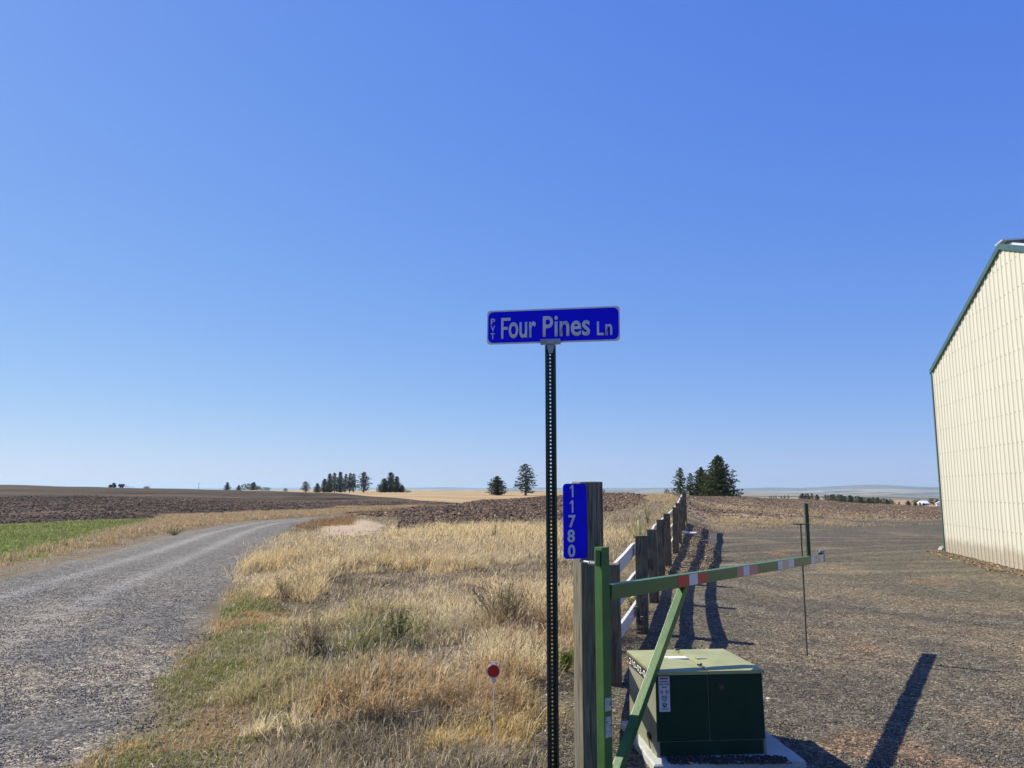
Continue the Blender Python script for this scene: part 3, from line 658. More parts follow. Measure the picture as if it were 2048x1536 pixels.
PR = {'open1':conifer('open',10,1), 'open2':conifer('open',10,2), 'dense1':conifer('dense',10,3), 'dense2':conifer('dense',10,4), 'round1':conifer('round',10,5,1.0), 'full1':conifer('full',10,12,1.0), 'row1':conifer('row',10,6), 'row2':conifer('row',10,7), 'row3':conifer('row',10,8), 'bush':broad(10,14,9)}
WID = {'open1':3.3,'open2':3.3,'dense1':3.3,'dense2':3.3,'round1':7.6,'full1':7.8,'row1':2.4,'row2':2.4,'row3':2.4,'bush':11}
def tree(px, ytop, D, proto, label, group, cat='tree', width=None, name='pine_tree', zb=None):
    a, b = ray(px, ytop); X = a*D; zt = H+b*D
    z0 = float(height(np.array([X]), np.array([D]))[0]) if zb is None else zat(zb, D)
    hh = max(zt-z0, .8); k = hh/10
    t = thing(name, (X, D, z0), label, cat, group, rz=random.uniform(0,6.28)); t.rotation_euler.x = random.uniform(-.03,.03); t.rotation_euler.y = random.uniform(-.03,.03)
    w = k if width is None else width*D/F/WID[proto]
    t.scale = (w, w, k)
    tm, cm, _ = PR[proto]
    link('trunk', tm, None, t); link('crown', cm, None, t); return t
GW = 'pines of the wood beyond the stubble field'
tree(650,957,352,'dense1','lowest pine at the left end of the wood row beyond the stubble',GW,width=16)
tree(660,946,350,'dense2','second pine from the left in the wood row beyond the stubble',GW,width=16)
tree(670,944.5,346,'open1','third pine from the left in the wood row beyond the stubble',GW,width=17)
tree(681,943,350,'dense1','tallest pine in the middle of the wood row beyond the stubble',GW,width=17)
tree(691,947,345,'open2','third pine from the right in the wood row beyond the stubble',GW,width=14)
tree(700,945,348,'open1','second pine from the right in the wood row beyond the stubble',GW,width=15)
tree(708,946,344,'open2','rightmost pine of the wood row beyond the stubble',GW,width=15)
tree(635,966,352,'dense2','small conical pine just left of the wood row',GW,width=13)
tree(612,962,350,'open2','small open pine standing alone left of the wood row',None,width=16)
tree(728,943,330,'open1','tall open pine with bare trunk right of the wood row',None,width=25)
GT = 'pines of the triangular clump'
tree(782,944,340,'dense1','peak pine of the triangular clump on the stubble',GT,width=24)
tree(769,956,338,'dense2','left shoulder pine of the triangular clump on the stubble',GT,width=22)
tree(794,952,336,'dense2','right shoulder pine of the triangular clump on the stubble',GT,width=18)
tree(760,969,335,'bush','low dark bush at the left foot of the triangular clump',GT,width=12,name='bush')
tree(804,970,335,'dense1','small pine at the right foot of the triangular clump',GT,width=15)
tree(817,980.5,335,'bush','tiny round bush right of the triangular pine clump',None,width=9,name='bush')
tree(994,952,215,'round1','broad round dark pine left of the sign post behind the clod mound',None,width=45)
tree(1051,926,215,'open2','tall slender open pine directly left of the sign post',None,width=36)
tree(1207,978,150,'bush','low green bush peeking out behind the wooden number post',None,width=10,name='bush')
tree(1334,977,180,'bush','small bush left of the fence end on the crest',None,width=14,name='bush')
tree(1359,934,170,'open1','slender pine directly above the far end of the fence',None,width=28)
tree(1380,944,172,'open2','narrow pine between the slender pine and the dark clump',None,width=17)
GR = 'dark pine clump on the crest'
tree(1403,934,168,'full1','lower left pine of the big dark clump on the crest',GR,width=56)
tree(1418,948,164,'dense1','low middle pine filling the big dark clump on the crest',GR,width=30)
tree(1438,910,160,'full1','tallest broad pine of the big dark clump on the crest',GR,width=82)
tree(455,964,480,'dense2','small dark pine leftmost of the hilltop trees on the left',None,width=11)
tree(478,970,480,'dense1','tiny pine right of the leftmost hilltop pine',None,width=9)
tree(496,966,480,'bush','left half of the dark hilltop thicket',None,width=20,name='bush')
tree(508,964,482,'dense1','pointed pine in the middle of the dark hilltop thicket',None,width=14)
tree(516,971,478,'bush','low right end of the dark hilltop thicket',None,width=14,name='bush')
tree(532,973.5,420,'bush','dark round bush right of the hilltop thicket',None,width=14,name='bush')
tree(571,975.5,380,'bush','lone small bush on the tan slope left of the open pine',None,width=8,name='bush')
tree(294,972,500,'bush','faint low scrub on the horizon right of the tractor',None,width=13,name='bush')
GB = 'dark pines of the long windbreak row on the right'
rd = random.Random(5)
for i in range(30):                                      # the long row
    px = 1651+i*4.6+rd.uniform(-1.2,1.2)
    yt = np.interp(px, [1650,1672,1700,1740,1770,1790], [988,989,991,994,996,1001])+rd.uniform(-1.5,1.6)
    tree(px, yt, 430+rd.uniform(-14,14), ['row1','row2','row3','dense2'][i%4], 'dark pine in the long windbreak row beyond the tilled field, left of the farmhouse', GB, width=rd.uniform(11,15))
GC = 'small group of dark pines left of the windbreak'
for i, (px, yt, w) in enumerate(((1600,990,8),(1605,986,10),(1611,987,9),(1616,986,8),(1624,986,10),(1634,989,9))):
    tree(px, yt, 440, ['row1','dense1','row2','open1'][i%4], 'dark pine in the tight group between the gate upright and the windbreak row', GC, width=w*1.4)
GD = 'tiny far pines right of the big clump'
for i, (px, yt, w) in enumerate(((1539,992,5),(1543,991,6),(1548,991,4),(1552,990,5),(1562,991,6),(1569,990.5,6),(1576,990,6))):
    tree(px, yt, 520, ['row1','row2','row3'][i%3], 'tiny dark pine on the skyline between the big clump and the gate upright', GD, width=w)
for px, yt, w, lb in ((1798,1003,5,'lone thin pine just right of the long windbreak row'),(1816,1001,14,'full dark tree right of the lone thin pine'),(1831,1004,11,'dark tree in front of the farmhouse left end'),(1840,1004,6,'narrow dark tree in front of the farmhouse middle'),(1847,1006,8,'small round tree in front of the farmhouse right end')):
    tree(px, yt, 330, 'dense1' if w < 8 else 'round1', lb, None, width=w)
tree(1833,998,480,'bush','wide dark tree behind the farmhouse left end',None,width=14,name='leafy_tree')
tree(1866,996,480,'bush','brownish leafy tree line between farmhouse and metal building',None,width=22,name='leafy_tree')
tree(1884,1000,300,'bush','dark bush at the metal building corner on the skyline',None,width=16,name='bush')

# ------------------------------------------------------------------ far buildings, tractor, pole
WHITE = paint('white_paint', (.72,.72,.70), (.82,.82,.80), .5, 3)
DARKM = paint('dark_rubber', (.02,.02,.02), (.045,.042,.04), .8, 6)
def farm(px, py, D, w, hgt, dep, rz, label):
    a, b = ray(px, py); t = thing('farmhouse', (a*D, D, float(height(np.array([a*D]), np.array([float(D)]))[0])), label, 'house', None, rz)
    e = H+b*D-t.location.z
    bm = B(); box(bm, (0,0,e*.30), (w,dep,e*.6)); fin('wall', bm, WHITE, t)
    bm = B(); poly_prism(bm, [(-dep*.58,e*.55),(dep*.58,e*.55),(0,e)], -w*.53, w*.53)
    bmesh.ops.rotate(bm, matrix=Matrix.Rotation(math.pi/2,3,'Z'), verts=bm.verts); fin('roof', bm, paint('pale_metal_roof',(.75,.78,.80),(.85,.87,.9),.45,2), t)
    for k in (-.3,0,.3):
        bm = B(); box(bm, (k*w,-dep*.5-.03,e*.35), (w*.1,.06,e*.2)); fin('window', bm, paint('dark_glass',(.02,.025,.03),(.03,.04,.05),.1,2), t)
    bm = B(); box(bm, (.12*w,-dep*.5-.03,e*.22), (w*.07,.06,e*.44)); fin('door', bm, DARKM, t)
farm(1846,1001.5,400,3.6,3,4.5,.1,'white farmhouse with pale metal roof among dark trees on the right')
farm(1880,1002,260,1.6,3,2.4,1.2,'white roofed barn peeking out at the metal building edge')
def tractor():
    D = 452.; a, b = ray(226, 972); z = float(height(np.array([a*D]), np.array([D]))[0])
    t = thing('tractor', (a*D, D, z), 'green tractor on the dark field horizon at far left', 'tractor')
    g = paint('green_enamel', (.02,.09,.02), (.03,.12,.03), .4, 3)
    bm = B(); box(bm, (-1.3,0,1.35), (2.1,1.0,.8), bev=.1); box(bm, (.3,0,1.1), (1.6,.9,.6)); cyl(bm,(-1.5,.2,1.7),(-1.5,.2,2.6),.06); fin('hood', bm, g, t)
    c = B(); box(c, (.55,0,2.1), (1.3,1.4,1.2), bev=.08); cab = fin('cab', c, paint('dark_glass',(.02,.025,.03),(.03,.04,.05),.1,2), t)
    bm = B(); box(bm, (.55,0,2.78), (1.6,1.6,.14), bev=.04); fin('cab_roof', bm, g, cab)
    for x, r in ((.75,.95),(-1.7,.65)):
        for y in (-1,1):
            bm = B(); cyl(bm, (x,y*.75,r), (x,y*1.25,r), r, n=20); w = fin('wheel', bm, DARKM, t)
            bm = B(); cyl(bm, (x,y*1.24,r), (x,y*1.28,r), r*.5, n=16); fin('rim', bm, paint('yellow_rim',(.5,.35,.02),(.55,.4,.03),.5,3), w)
    t.scale = (.9,.9,.95)
    D = 452.; a, b = ray(243, 972); z = float(height(np.array([a*D]), np.array([D]))[0])
    t = thing('seed_cart', (a*D, D, z), 'towed seed cart with long toolbar behind the far tractor', 'farm implement')
    bm = B(); poly_prism(bm, [(-1.3,.7),(1.2,.7),(1.5,1.9),(1.1,2.2),(-1.0,2.2),(-1.5,1.8)], -1, 1); fin('hopper', bm, paint('brown_hopper',(.18,.11,.05),(.25,.16,.08),.6,3), t)
    bm = B(); box(bm, (2.6,0,.9), (3.2,.15,.15)); box(bm, (4.8,0,.5), (5.5,.12,.12)); 
    for k in range(8): cyl(bm, (2.4+k*.7,0,.9 if k < 4 else .5), (2.5+k*.7,0,.05), .04, n=6)
    fin('toolbar', bm, g, t)
    for y in (-1,1):
        bm = B(); cyl(bm, (0,y*1.0,.55), (0,y*1.35,.55), .55, n=18); fin('wheel', bm, DARKM, t)
tractor()
def upole():
    D = 470.; a, b = ray(398, 965); z = float(height(np.array([a*D]), np.array([D]))[0]); e = H+b*D
    t = thing('utility_pole', (a*D, D, z), 'thin wooden utility pole on the skyline left of centre', 'utility pole')
    bm = B(); cyl(bm, (0,0,-.5), (0,0,e-z), .13, .10, 8); fin('pole', bm, MATS['pine_bark'], t)
    bm = B(); box(bm, (0,0,e-z-.5), (1.6,.1,.1)); fin('crossarm', bm, MATS['pine_bark'], t)
upole()

# ------------------------------------------------------------------ street sign
BLUE = paint('blue_sheeting', (.0,.0,.62), (.004,.004,.75), .45, 4, .0, bscale=300, spec=.15)
SILV = paint('silver_sheeting', (.56,.56,.56), (.66,.66,.66), .6, 40, .0, spec=.1)
GALV = paint('galvanised_steel', (.22,.25,.28), (.34,.37,.40), .45, 30, .06, metal=.5)
PG = paint('dark_green_enamel', (.004,.016,.011), (.009,.026,.017), .35, 9, .04)
def street_sign():
    Y = 4.2; gz = float(height(np.array([.21]), np.array([Y]))[0])
    base = at(1101, 690, Y); bx = base.x
    t = thing('street_sign', (bx, Y, gz), 'blue street name sign reading Four Pines Ln on perforated post', 'street sign')
    top = at(1101, 690, Y).z-gz
    # perforated hat-section post
    prof = [(-.030,.004),(-.0215,.004),(-.0120,.026),(.0120,.026),(.0215,.004),(.030,.004)]
    bm = B(); pit = .0207; nz = int((top+.25)/pit); z0 = top-nz*pit
    def strip(a, b, k0, k1):
        v = [bm.verts.new((x,y,z)) for (x,y),z in ((a,k0),(b,k0),(b,k1),(a,k1))]; bm.faces.new(v)
    def holed(a, b, hr, fx=.5, sk=0):
        for k in range(nz):
            za = z0+k*pit; zb = za+pit; zc = (za+zb)/2
            L = math.hypot(b[0]-a[0], b[1]-a[1])
            def P(s, z): return bm.verts.new((a[0]+(b[0]-a[0])*s/L, a[1]+(b[1]-a[1])*s/L, z))
            if k > nz-3: strip(a, b, za, zb); continue
            c = L*fx; ring = [P(c+hr*math.cos(R(22.5+45*i)), zc+hr*math.sin(R(22.5+45*i))) for i in range(8)]
            out = [P(L,zc+pit*.22),P(c+L*.2,zb),P(c-L*.2,zb),P(0,zc+pit*.22),P(0,zc-pit*.22),P(c-L*.2,za),P(c+L*.2,za),P(L,zc-pit*.22)]
            cr = [P(L,zb),P(0,zb),P(0,za),P(L,za)]
            for i in range(8):
                j = (i+1)%8; bm.faces.new((ring[i],out[i],out[j],ring[j]))
            bm.faces.new((out[0],cr[0],out[1])); bm.faces.new((out[2],cr[1],out[3])); bm.faces.new((out[4],cr[2],out[5])); bm.faces.new((out[6],cr[3],out[7]))
    strip(prof[0],prof[1],z0,top); strip(prof[4],prof[5],z0,top); strip(prof[3],prof[4],z0,top)
    holed(prof[1],prof[2],.0036,.55); holed(prof[2],prof[3],.0048,.5)
    o = fin('post', bm, PG, t); md = o.modifiers.new('s','SOLIDIFY'); md.thickness = .003; o.rotation_euler.z = R(4)
    # blade
    yaw = R(-12); W_, Hh = .748, .195
    bz = top+.014
    bl = B(); poly_prism(bl, rrect(-W_/2,0,W_/2,Hh,.020), -.0015, .0015)
    blade = fin('sign_blade', bl, SILV, t)
    cx = at(1104.5, 650, Y).x-bx
    blade.location = (cx, .008, bz); blade.rotation_euler = (0, R(.55), yaw)
    k = W_/1610.
    bm = B(); poly_prism(bm, rrect(-W_/2+.0065,.0085,W_/2-.0065,Hh-.0085,.031,10), -.0022, -.0016); fin('blue_panel', bm, BLUE, blade)
    def X(x): return (x-190)*k-W_/2
    bm = B()
    for s, xa, xb, zb, hh in (('our',460,797,69,200),('P',880,1005,75,252),('ines',1022,1448,73,255),('L',1530,1612,72,168),('n',1630,1710,72,133)):
        text_into(bm, s, X(xa), zb*k, X(xb), (zb+hh)*k, -.0030, .018, .0005)
    glyph(bm, 'F', X(367), 71*k, X(482), 324*k, -.0030)
    for s, zb in (('P',247),('V',160),('T',66)):
        text_into(bm, s, X(236), zb*k, X(290), (zb+74)*k, -.0030, .022, .0005)
    fin('lettering', bm, SILV, blade)
    # cast bracket
    bm = B(); box(bm, (0,-.006,.006), (.112,.010,.026), bev=.002); box(bm, (0,.010,.006), (.112,.010,.026), bev=.002); box(bm,(0,.002,-.006),(.112,.022,.008))
    for s in (-1,1): cyl(bm, (s*.038,-.016,.008), (s*.038,-.010,.008), .0055, n=6)
    poly_prism(bm, [(-.026,0),(-.011,-.058),(.011,-.058),(.026,0)], .004, .022)
    br = fin('bracket', bm, GALV, t); br.location = (0,0,top+.014); br.rotation_euler.z = R(-9)
street_sign()

# ------------------------------------------------------------------ wooden posts and rails
W1 = wood_mat('weathered_post_wood', (.10,.096,.07), (.22,.205,.155), (.34,.315,.24))
W2 = wood_mat('grey_fence_wood', (.10,.086,.06), (.21,.18,.13), (.32,.275,.20))
RAILM = paint('chipped_white_rail', (.50,.49,.48), (.66,.65,.63), .7, 8, .12, stretch=(1,1,8), speck=((.30,.27,.22),55,.62))
def wood_post(name, x, y, top, w, rz, m, label, cat, group=None, lean=0):
    gz = float(height(np.array([x]), np.array([y]))[0])
    bm = B(); h = top-gz
    rdm = random.Random(int(x*1000))
    v = box(bm, (0,0,(h-.3)/2), (w,w,h+.3))
    bmesh.ops.subdivide_edges(bm, edges=[e for e in bm.edges if abs(e.verts[0].co.z-e.verts[1].co.z) > .1], cuts=6)
    for q in bm.verts:
        q.co.x += rdm.uniform(-.0015,.0015); q.co.y += rdm.uniform(-.0015,.0015)
        if q.co.z > h-.05: q.co.z += rdm.uniform(-.006,.004)
    es = [e for e in bm.edges if abs(e.verts[0].co.z-e.verts[1].co.z) > .05 or (e.verts[0].co.z > h-.05 and e.verts[1].co.z > h-.05)]
    bmesh.ops.bevel(bm, geom=es, offset=.004, segments=1, affect='EDGES')
    o = fin(name, bm, m); o.location = (x,y,gz); o.rotation_euler = (lean*.3, lean, rz)
    return tag(o, label, cat, group)
YW = R(16.5)
wood_post('wooden_post', .446, 4.62, zat(963,4.55), .14, YW, W1, 'tall square weathered wooden post carrying the blue number plate', 'post')
def number_plate():
    f = Vector((math.sin(YW), -math.cos(YW), 0)); s = Vector((math.cos(YW), math.sin(YW), 0))
    c = Vector((.446,4.62,0))+f*.0725-s*.106
    t = thing('number_plate', (c.x,c.y,1.209), 'blue vertical house number plate reading 11780 on wooden post', 'number sign', None, YW)
    w, h = .147, .428
    bm = B(); poly_prism(bm, rrect(-w/2,0,w/2,h,.022), -.001, .001); fin('plate', bm, BLUE, t)
    bm = B()
    for ch, x0, x1, a, b in (('1',.30,.44,.018,.182),('1',.29,.43,.222,.388),('7',.22,.53,.42,.59),('8',.17,.48,.613,.785),('0',.19,.49,.812,.98)):
        if ch == '1': glyph(bm, '1', -w/2+w*x0, h*(1-b), -w/2+w*x1, h*(1-a), -.0018); continue
        text_into(bm, ch, -w/2+w*x0, h*(1-b), -w/2+w*x1, h*(1-a), -.0018, .028, .0005)
    fin('lettering', bm, SILV, t)
    for x, z in ((.83,.95),(.90,.52),(.82,.06)):
        bm = B(); cyl(bm, (-w/2+w*x,-.005,h*z), (-w/2+w*x,-.001,h*z), .006, n=8); fin('screw', bm, DARKM, t)
number_plate()
tops = [1128,1071,1059,1039,1027,1014,1006,994,984]
FP = FENCE[2:11]; YF = R(-13.0)
ords = ['nearest','second','third','fourth','fifth','sixth','seventh','eighth','farthest']
for i, ((x, y), ty) in enumerate(zip(FP, tops)):
    zt = zat(ty, y-.05)
    lb = {0:'nearest short fence post right behind the green gate post',8:'farthest fence post at the top of the slope below the slender pine'}.get(i, '%s fence post counted from the green gate, square grey wood' % ords[i])
    wood_post('fence_post', x, y, zt, .138, YF+R([0,2,-3,1,4,-2,2,0,3][i]), W2, lb, 'fence post', 'square grey wooden fence posts', R([0,.6,-.8,.7,-.6,1,-.5,.8,-.4][i]))
def rail(p, q, hgt, label, grp='white fence rails'):
    """a board on the far side of two posts, sagging slightly"""
    p = Vector(p); q = Vector(q); d = q-p; n = Vector((-d.y, d.x, 0)).normalized(); bm = B(); k = 7; rows = []
    for i in range(k+1):
        f = i/k; c = p.lerp(q, f)-p; c.z -= .018*math.sin(math.pi*f)
        rows.append([bm.verts.new(c+n*a+Vector((0,0,b))) for a, b in ((0,-hgt/2),(.032,-hgt/2),(.032,hgt/2),(0,hgt/2))])
    for a, b in zip(rows, rows[1:]):
        for j in range(4): bm.faces.new((a[j],a[(j+1)%4],b[(j+1)%4],b[j]))
    bm.faces.new(rows[0]); bm.faces.new(rows[-1][::-1])
    o = fin('fence_rail', bm, RAILM); o.location = p; tag(o, label, 'fence rail', grp)
gnd = lambda x, y: float(height(np.array([x]), np.array([y]))[0])
pts = [(.50,4.78)]+[tuple(p) for p in FP]
bay = ['between the tall wooden post and the nearest fence post','between the nearest and second fence posts','between the second and third fence posts','between the third and fourth fence posts','between the fourth and fifth fence posts','between the fifth and sixth fence posts','between the sixth and seventh fence posts','between the seventh and eighth fence posts','between the eighth and farthest fence posts']
for i in range(len(pts)-1):
    (xa,ya),(xb,yb) = pts[i], pts[i+1]
    off = Vector((-.075,.018,0))
    za, zb = gnd(xa,ya), gnd(xb,yb)
    if i > 0: tpa, tpb = zat(tops[i-1], ya)-.16, zat(tops[i], yb)-.16
    for j, nm in enumerate(('lowest','middle','top')):
        if i == 0 and j == 2: continue
        ha = [.30,.60][j] if i == 0 else [za+.24, (za+.24+tpa)/2, tpa][j]
        hb = [.30,.60,.9][j] if i == 0 else [zb+.24, (zb+.24+tpb)/2, tpb][j]
        rail(Vector((xa,ya,ha))+off, Vector((xb,yb,hb))+off, .135, '%s white board rail %s' % (nm, bay[i]))

# ------------------------------------------------------------------ green barrier gate
GG = paint('green_gate_paint', (.040,.115,.026), (.064,.160,.038), .42, 7, .06, speck=((.17,.16,.08),30,.63))
RED = paint('red_tape', (.42,.015,.02), (.52,.03,.03), .4, 20, .02); REDF = paint('faded_red_tape', (.50,.16,.13), (.60,.26,.20), .5, 30, .02); ORF = paint('faded_orange_tape', (.62,.38,.25), (.70,.48,.33), .5, 30, .02)
WT = paint('white_tape', (.55,.55,.55), (.72,.72,.70), .5, 30, .02, speck=((.35,.33,.30),60,.62))
def bar(bm, p, q, w, h, bev=.003):
    """rectangular tube p->q, w across, h up"""
    p = Vector(p); q = Vector(q); d = (q-p); L = d.length; d.normalize()
    s = Vector((0,0,1)).cross(d); s = s.normalized() if s.length > 1e-4 else Vector((1,0,0)); u = d.cross(s)
    M = Matrix(((s.x,d.x,u.x),(s.y,d.y,u.y),(s.z,d.z,u.z))).to_4x4(); M.translation = (p+q)/2
    box(bm, (0,0,0), (w,L,h), M, bev)
def gate():
    gx, gy = .490, 4.29; gz = gnd(gx,gy)
    t = thing('barrier_gate', (gx,gy,gz), 'green steel barrier gate with long arm and red and white tape', 'barrier gate')
    o = Vector((gx,gy,gz))
    top = zat(1094,gy)-gz
    bm = B(); box(bm, (0,0,top/2-.15), (.058,.058,top+.3), bev=.004); p = fin('gate_post', bm, GG, t); p.rotation_euler.z = R(38)
    A = at(1219, 1183.5, gy+.03)-o; E = Vector((3.31,8.38,zat(1115.5,8.38)))-o
    d = (E-A).normalized()
    bm = B(); bar(bm, A-d*.02, E, .052, .080); arm = fin('arm', bm, GG, t)
    # brace
    def on(px):                                     # arm point seen at column px
        a = ray(px, 1160)[0]; f = (a*(A.y+gy)-(A.x+gx))/((E.x-A.x)-a*(E.y-A.y)); return A+(E-A)*f
    J = on(1368); K = Vector((.022,.03,-gz+.02))
    bm = B(); bar(bm, K, J-Vector((0,0,.035)), .050, .050); fin('brace', bm, GG, t)
    # reflective tapes on the arm's near side
    s = Vector((0,0,1)).cross(d).normalized(); 
    if s.y > 0: s = -s
    def tape(p0, p1, mt):
        a = on(p0); b = on(p1); m = (a+b)/2; bm = B()
        u = Vector((0,0,1)); r = [a-m, b-m]
        vv = [r[0]-u*.036, r[1]-u*.036, r[1]+u*.036, r[0]+u*.036]
        f0 = [bm.verts.new(v+s*.0272+m) for v in vv]; f1 = [bm.verts.new(v+s*.0255+m) for v in vv]
        bm.faces.new(f0); bm.faces.new(f1[::-1])
        for i in range(4): bm.faces.new((f0[i],f1[i],f1[(i+1)%4],f0[(i+1)%4]))
        fin('reflective_tape', bm, mt, arm)
    for a, b, mt in ((1348,1371,RED),(1371,1388,WT),(1388,1409,RED),(1468,1481,REDF),(1481,1493,WT),(1493,1510,REDF),(1551,1561,WT),(1561,1573,ORF),(1573,1584,WT),(1619,1627,WT),(1627,1638,ORF),(1638,1644,WT)):
        tape(a, b, mt)
    # upright and drop rod near the end
    U = on(1620); zt = zat(1014, U.y+gy)-gz
    bm = B(); box(bm, (U.x+.018,U.y+.05,(U.z+zt)/2), (.034,.034,zt-U.z+.07), bev=.003); fin('upright', bm, paint('dark_gate_green',(.012,.040,.018),(.022,.06,.026),.45,7), t)
    Q = on(1612); rz_ = zat(1048, Q.y+gy)-gz; q = Vector((Q.x-.005, Q.y-.02, 0)); gq = gnd(Q.x+gx, Q.y+gy)-gz
    q = q+s*.04*0+Vector((-.01,.05,0))
    bm = B(); cyl(bm, (q.x,q.y,gq-.05), (q.x,q.y,rz_), .0085, n=8)
    cyl(bm, (q.x-.085,q.y-.02,rz_), (q.x+.095,q.y+.01,rz_-.006), .006, n=8); fin('drop_rod', bm, paint('rusty_green_rod',(.06,.07,.04),(.10,.09,.06),.7,12), t)
    # chain and padlock on the tip
    bm = B()
    for i in range(7):
        c = E-d*(.16-.02*i)+Vector((0,0,.046+.004*(i%2))); g = bmesh.ops.create_uvsphere(bm, u_segments=6, v_segments=4, radius=.011)['verts']; bmesh.ops.translate(bm, vec=c, verts=g)
    fin('chain', bm, DARKM, t)
    bm = B(); box(bm, E-d*.03+Vector((0,0,.062)), (.045,.03,.035), bev=.006); fin('padlock', bm, GALV, t)
    # hinge hardware
    bm = B(); box(bm, (-.028,-.035,zat(1115,gy)-gz), (.026,.022,.088), bev=.003); fin('hinge_sleeve', bm, GG, t)
    bm = B(); zb = zat(1128,gy)-gz; cyl(bm, (-.10,.19,zb), (-.02,-.01,zb), .008, n=10)
    for i in range(4): cyl(bm, (-.060+.008*i,.052-.0125*i,zb), (-.056+.008*i,.046-.0125*i,zb), .014, n=8)
    fin('hinge_bolt', bm, GALV, t)
    # worn stickers low on the post
    M = Matrix.Rotation(R(38),4,'Z')
    for z0, z1 in ((zat(1398,gy-.05)-gz,zat(1425,gy-.05)-gz),(zat(1436,gy-.05)-gz,zat(1478,gy-.05)-gz)):
        bm = B(); box(bm, (.0,-.0300,(z0+z1)/2), (.044,.0014,abs(z1-z0)), M); st = fin('worn_sticker', bm, paint('worn_sticker',(.30,.33,.28),(.52,.54,.50),.6,40,.03,speck=((.06,.15,.05),50,.56)), t)
gate()

# ------------------------------------------------------------------ utility cabinet on its pad
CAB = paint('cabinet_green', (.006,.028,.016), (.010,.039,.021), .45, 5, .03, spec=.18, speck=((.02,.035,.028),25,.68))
LIDM = paint('pale_lid_green', (.25,.27,.115), (.35,.355,.17), .5, 3.2, .03, speck=((.46,.46,.30),30,.70))  # lid colour much paler than the doors
SIDEM = paint('pale_cabinet_side', (.17,.18,.125), (.25,.255,.18), .55, 4, .03, speck=((.10,.11,.07),22,.64))  # body colour paler and greyer than the doors
CONC = paint('pale_pad', (.32,.34,.31), (.44,.45,.41), .85, 5, .2, bscale=120, speck=((.24,.22,.18),18,.60))
def cabinet():
    yaw = R(5); fx = Vector((math.cos(yaw), math.sin(yaw), 0)); fy = Vector((-math.sin(yaw), math.cos(yaw), 0))
    W_, D_, h = .655, .67, .526; pz = .045
    O = Vector((.855,4.79,0))
    pad = thing('equipment_pad', (O.x,O.y,gnd(O.x,O.y)), 'pale chipped pad beneath the green utility cabinet', 'equipment pad', None, yaw)
    z0 = -pad.location.z
    bm = B(); x0,x1,y0,y1 = -.055,W_+.19,-.135,D_+.06
    v = []; n = 9
    ring = [(x0+(x1-x0)*i/n,y0) for i in range(n)]+[(x1,y0+(y1-y0)*i/n) for i in range(n)]+[(x1-(x1-x0)*i/n,y1) for i in range(n)]+[(x0,y1-(y1-y0)*i/n) for i in range(n)]
    rj = random.Random(3); ring = [(x+rj.uniform(-.006,.006), y+rj.uniform(-.006,.006)) for x, y in ring]
    lo = [bm.verts.new((x-.01*(x<0),y-.01*(y<0),z0-.1)) for x,y in ring]; hi = [bm.verts.new((x,y,z0+pz-.008)) for x,y in ring]
    cx, cy = (x0+x1)/2, (y0+y1)/2; hi2 = [bm.verts.new((cx+(x-cx)*.975,cy+(y-cy)*.975,z0+pz)) for x,y in ring]
    m = len(ring)
    for i in range(m):
        j=(i+1)%m; bm.faces.new((lo[i],lo[j],hi[j],hi[i])); bm.faces.new((hi[i],hi[j],hi2[j],hi2[i]))
    bm.faces.new(hi2); fin('slab', bm, CONC, pad)
    t = thing('utility_cabinet', (O.x,O.y,pz+.002), 'dark green padmount electrical cabinet with pale lid behind the gate brace', 'utility cabinet', None, yaw)
    hh = h-pz
    # body: sides flare slightly to the bottom
    bm = B(); 
    pts_ = [(-.004,-.012,0),(W_+.008,-.012,0),(W_+.006,D_-.01,0),(-.004,D_-.01,0),(0,0,hh-.02),(W_,0,hh-.02),(W_,D_-.01,hh-.035),(0,D_-.01,hh-.035)]
    vs = [bm.verts.new(p) for p in pts_]
    for f in ((0,1,5,4),(1,2,6,5),(2,3,7,6),(3,0,4,7),(4,5,6,7),(3,2,1,0)): bm.faces.new([vs[i] for i in f])
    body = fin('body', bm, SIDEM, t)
    # two front doors above a sill, dark
    def frontpanel(xa, xb, za, zb, mt, name, th=.006):
        bm = B(); ya = lambda z: -.012*(1-z/hh)-.001
        a = [(xa,ya(za),za),(xb,ya(za),za),(xb,ya(zb),zb),(xa,ya(zb),zb)]
        f = [bm.verts.new((x,y-th,z)) for x,y,z in a]; b_ = [bm.verts.new((x,y+.004,z)) for x,y,z in a]
        bm.faces.new(f); bm.faces.new(b_[::-1])
        for i in range(4): bm.faces.new((f[i],b_[i],b_[(i+1)%4],f[(i+1)%4]))
        bmesh.ops.bevel(bm, geom=[e for e in bm.edges], offset=.0015, segments=1, affect='EDGES')
        return fin(name, bm, mt, t)
    mid = W_*.487
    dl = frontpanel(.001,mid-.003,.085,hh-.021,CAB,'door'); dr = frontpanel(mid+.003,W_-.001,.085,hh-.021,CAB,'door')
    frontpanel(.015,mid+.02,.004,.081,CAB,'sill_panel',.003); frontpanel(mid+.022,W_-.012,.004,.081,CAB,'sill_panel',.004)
    # lid halves with a seam
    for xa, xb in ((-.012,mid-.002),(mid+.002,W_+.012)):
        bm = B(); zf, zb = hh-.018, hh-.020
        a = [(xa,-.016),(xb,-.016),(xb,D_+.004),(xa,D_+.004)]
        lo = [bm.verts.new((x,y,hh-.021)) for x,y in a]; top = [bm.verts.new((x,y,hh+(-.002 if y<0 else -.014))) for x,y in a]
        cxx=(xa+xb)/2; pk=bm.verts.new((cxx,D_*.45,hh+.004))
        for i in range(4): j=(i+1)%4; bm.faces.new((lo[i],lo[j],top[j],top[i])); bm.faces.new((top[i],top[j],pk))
        bm.faces.new(lo[::-1]); fin('lid', bm, LIDM, t)
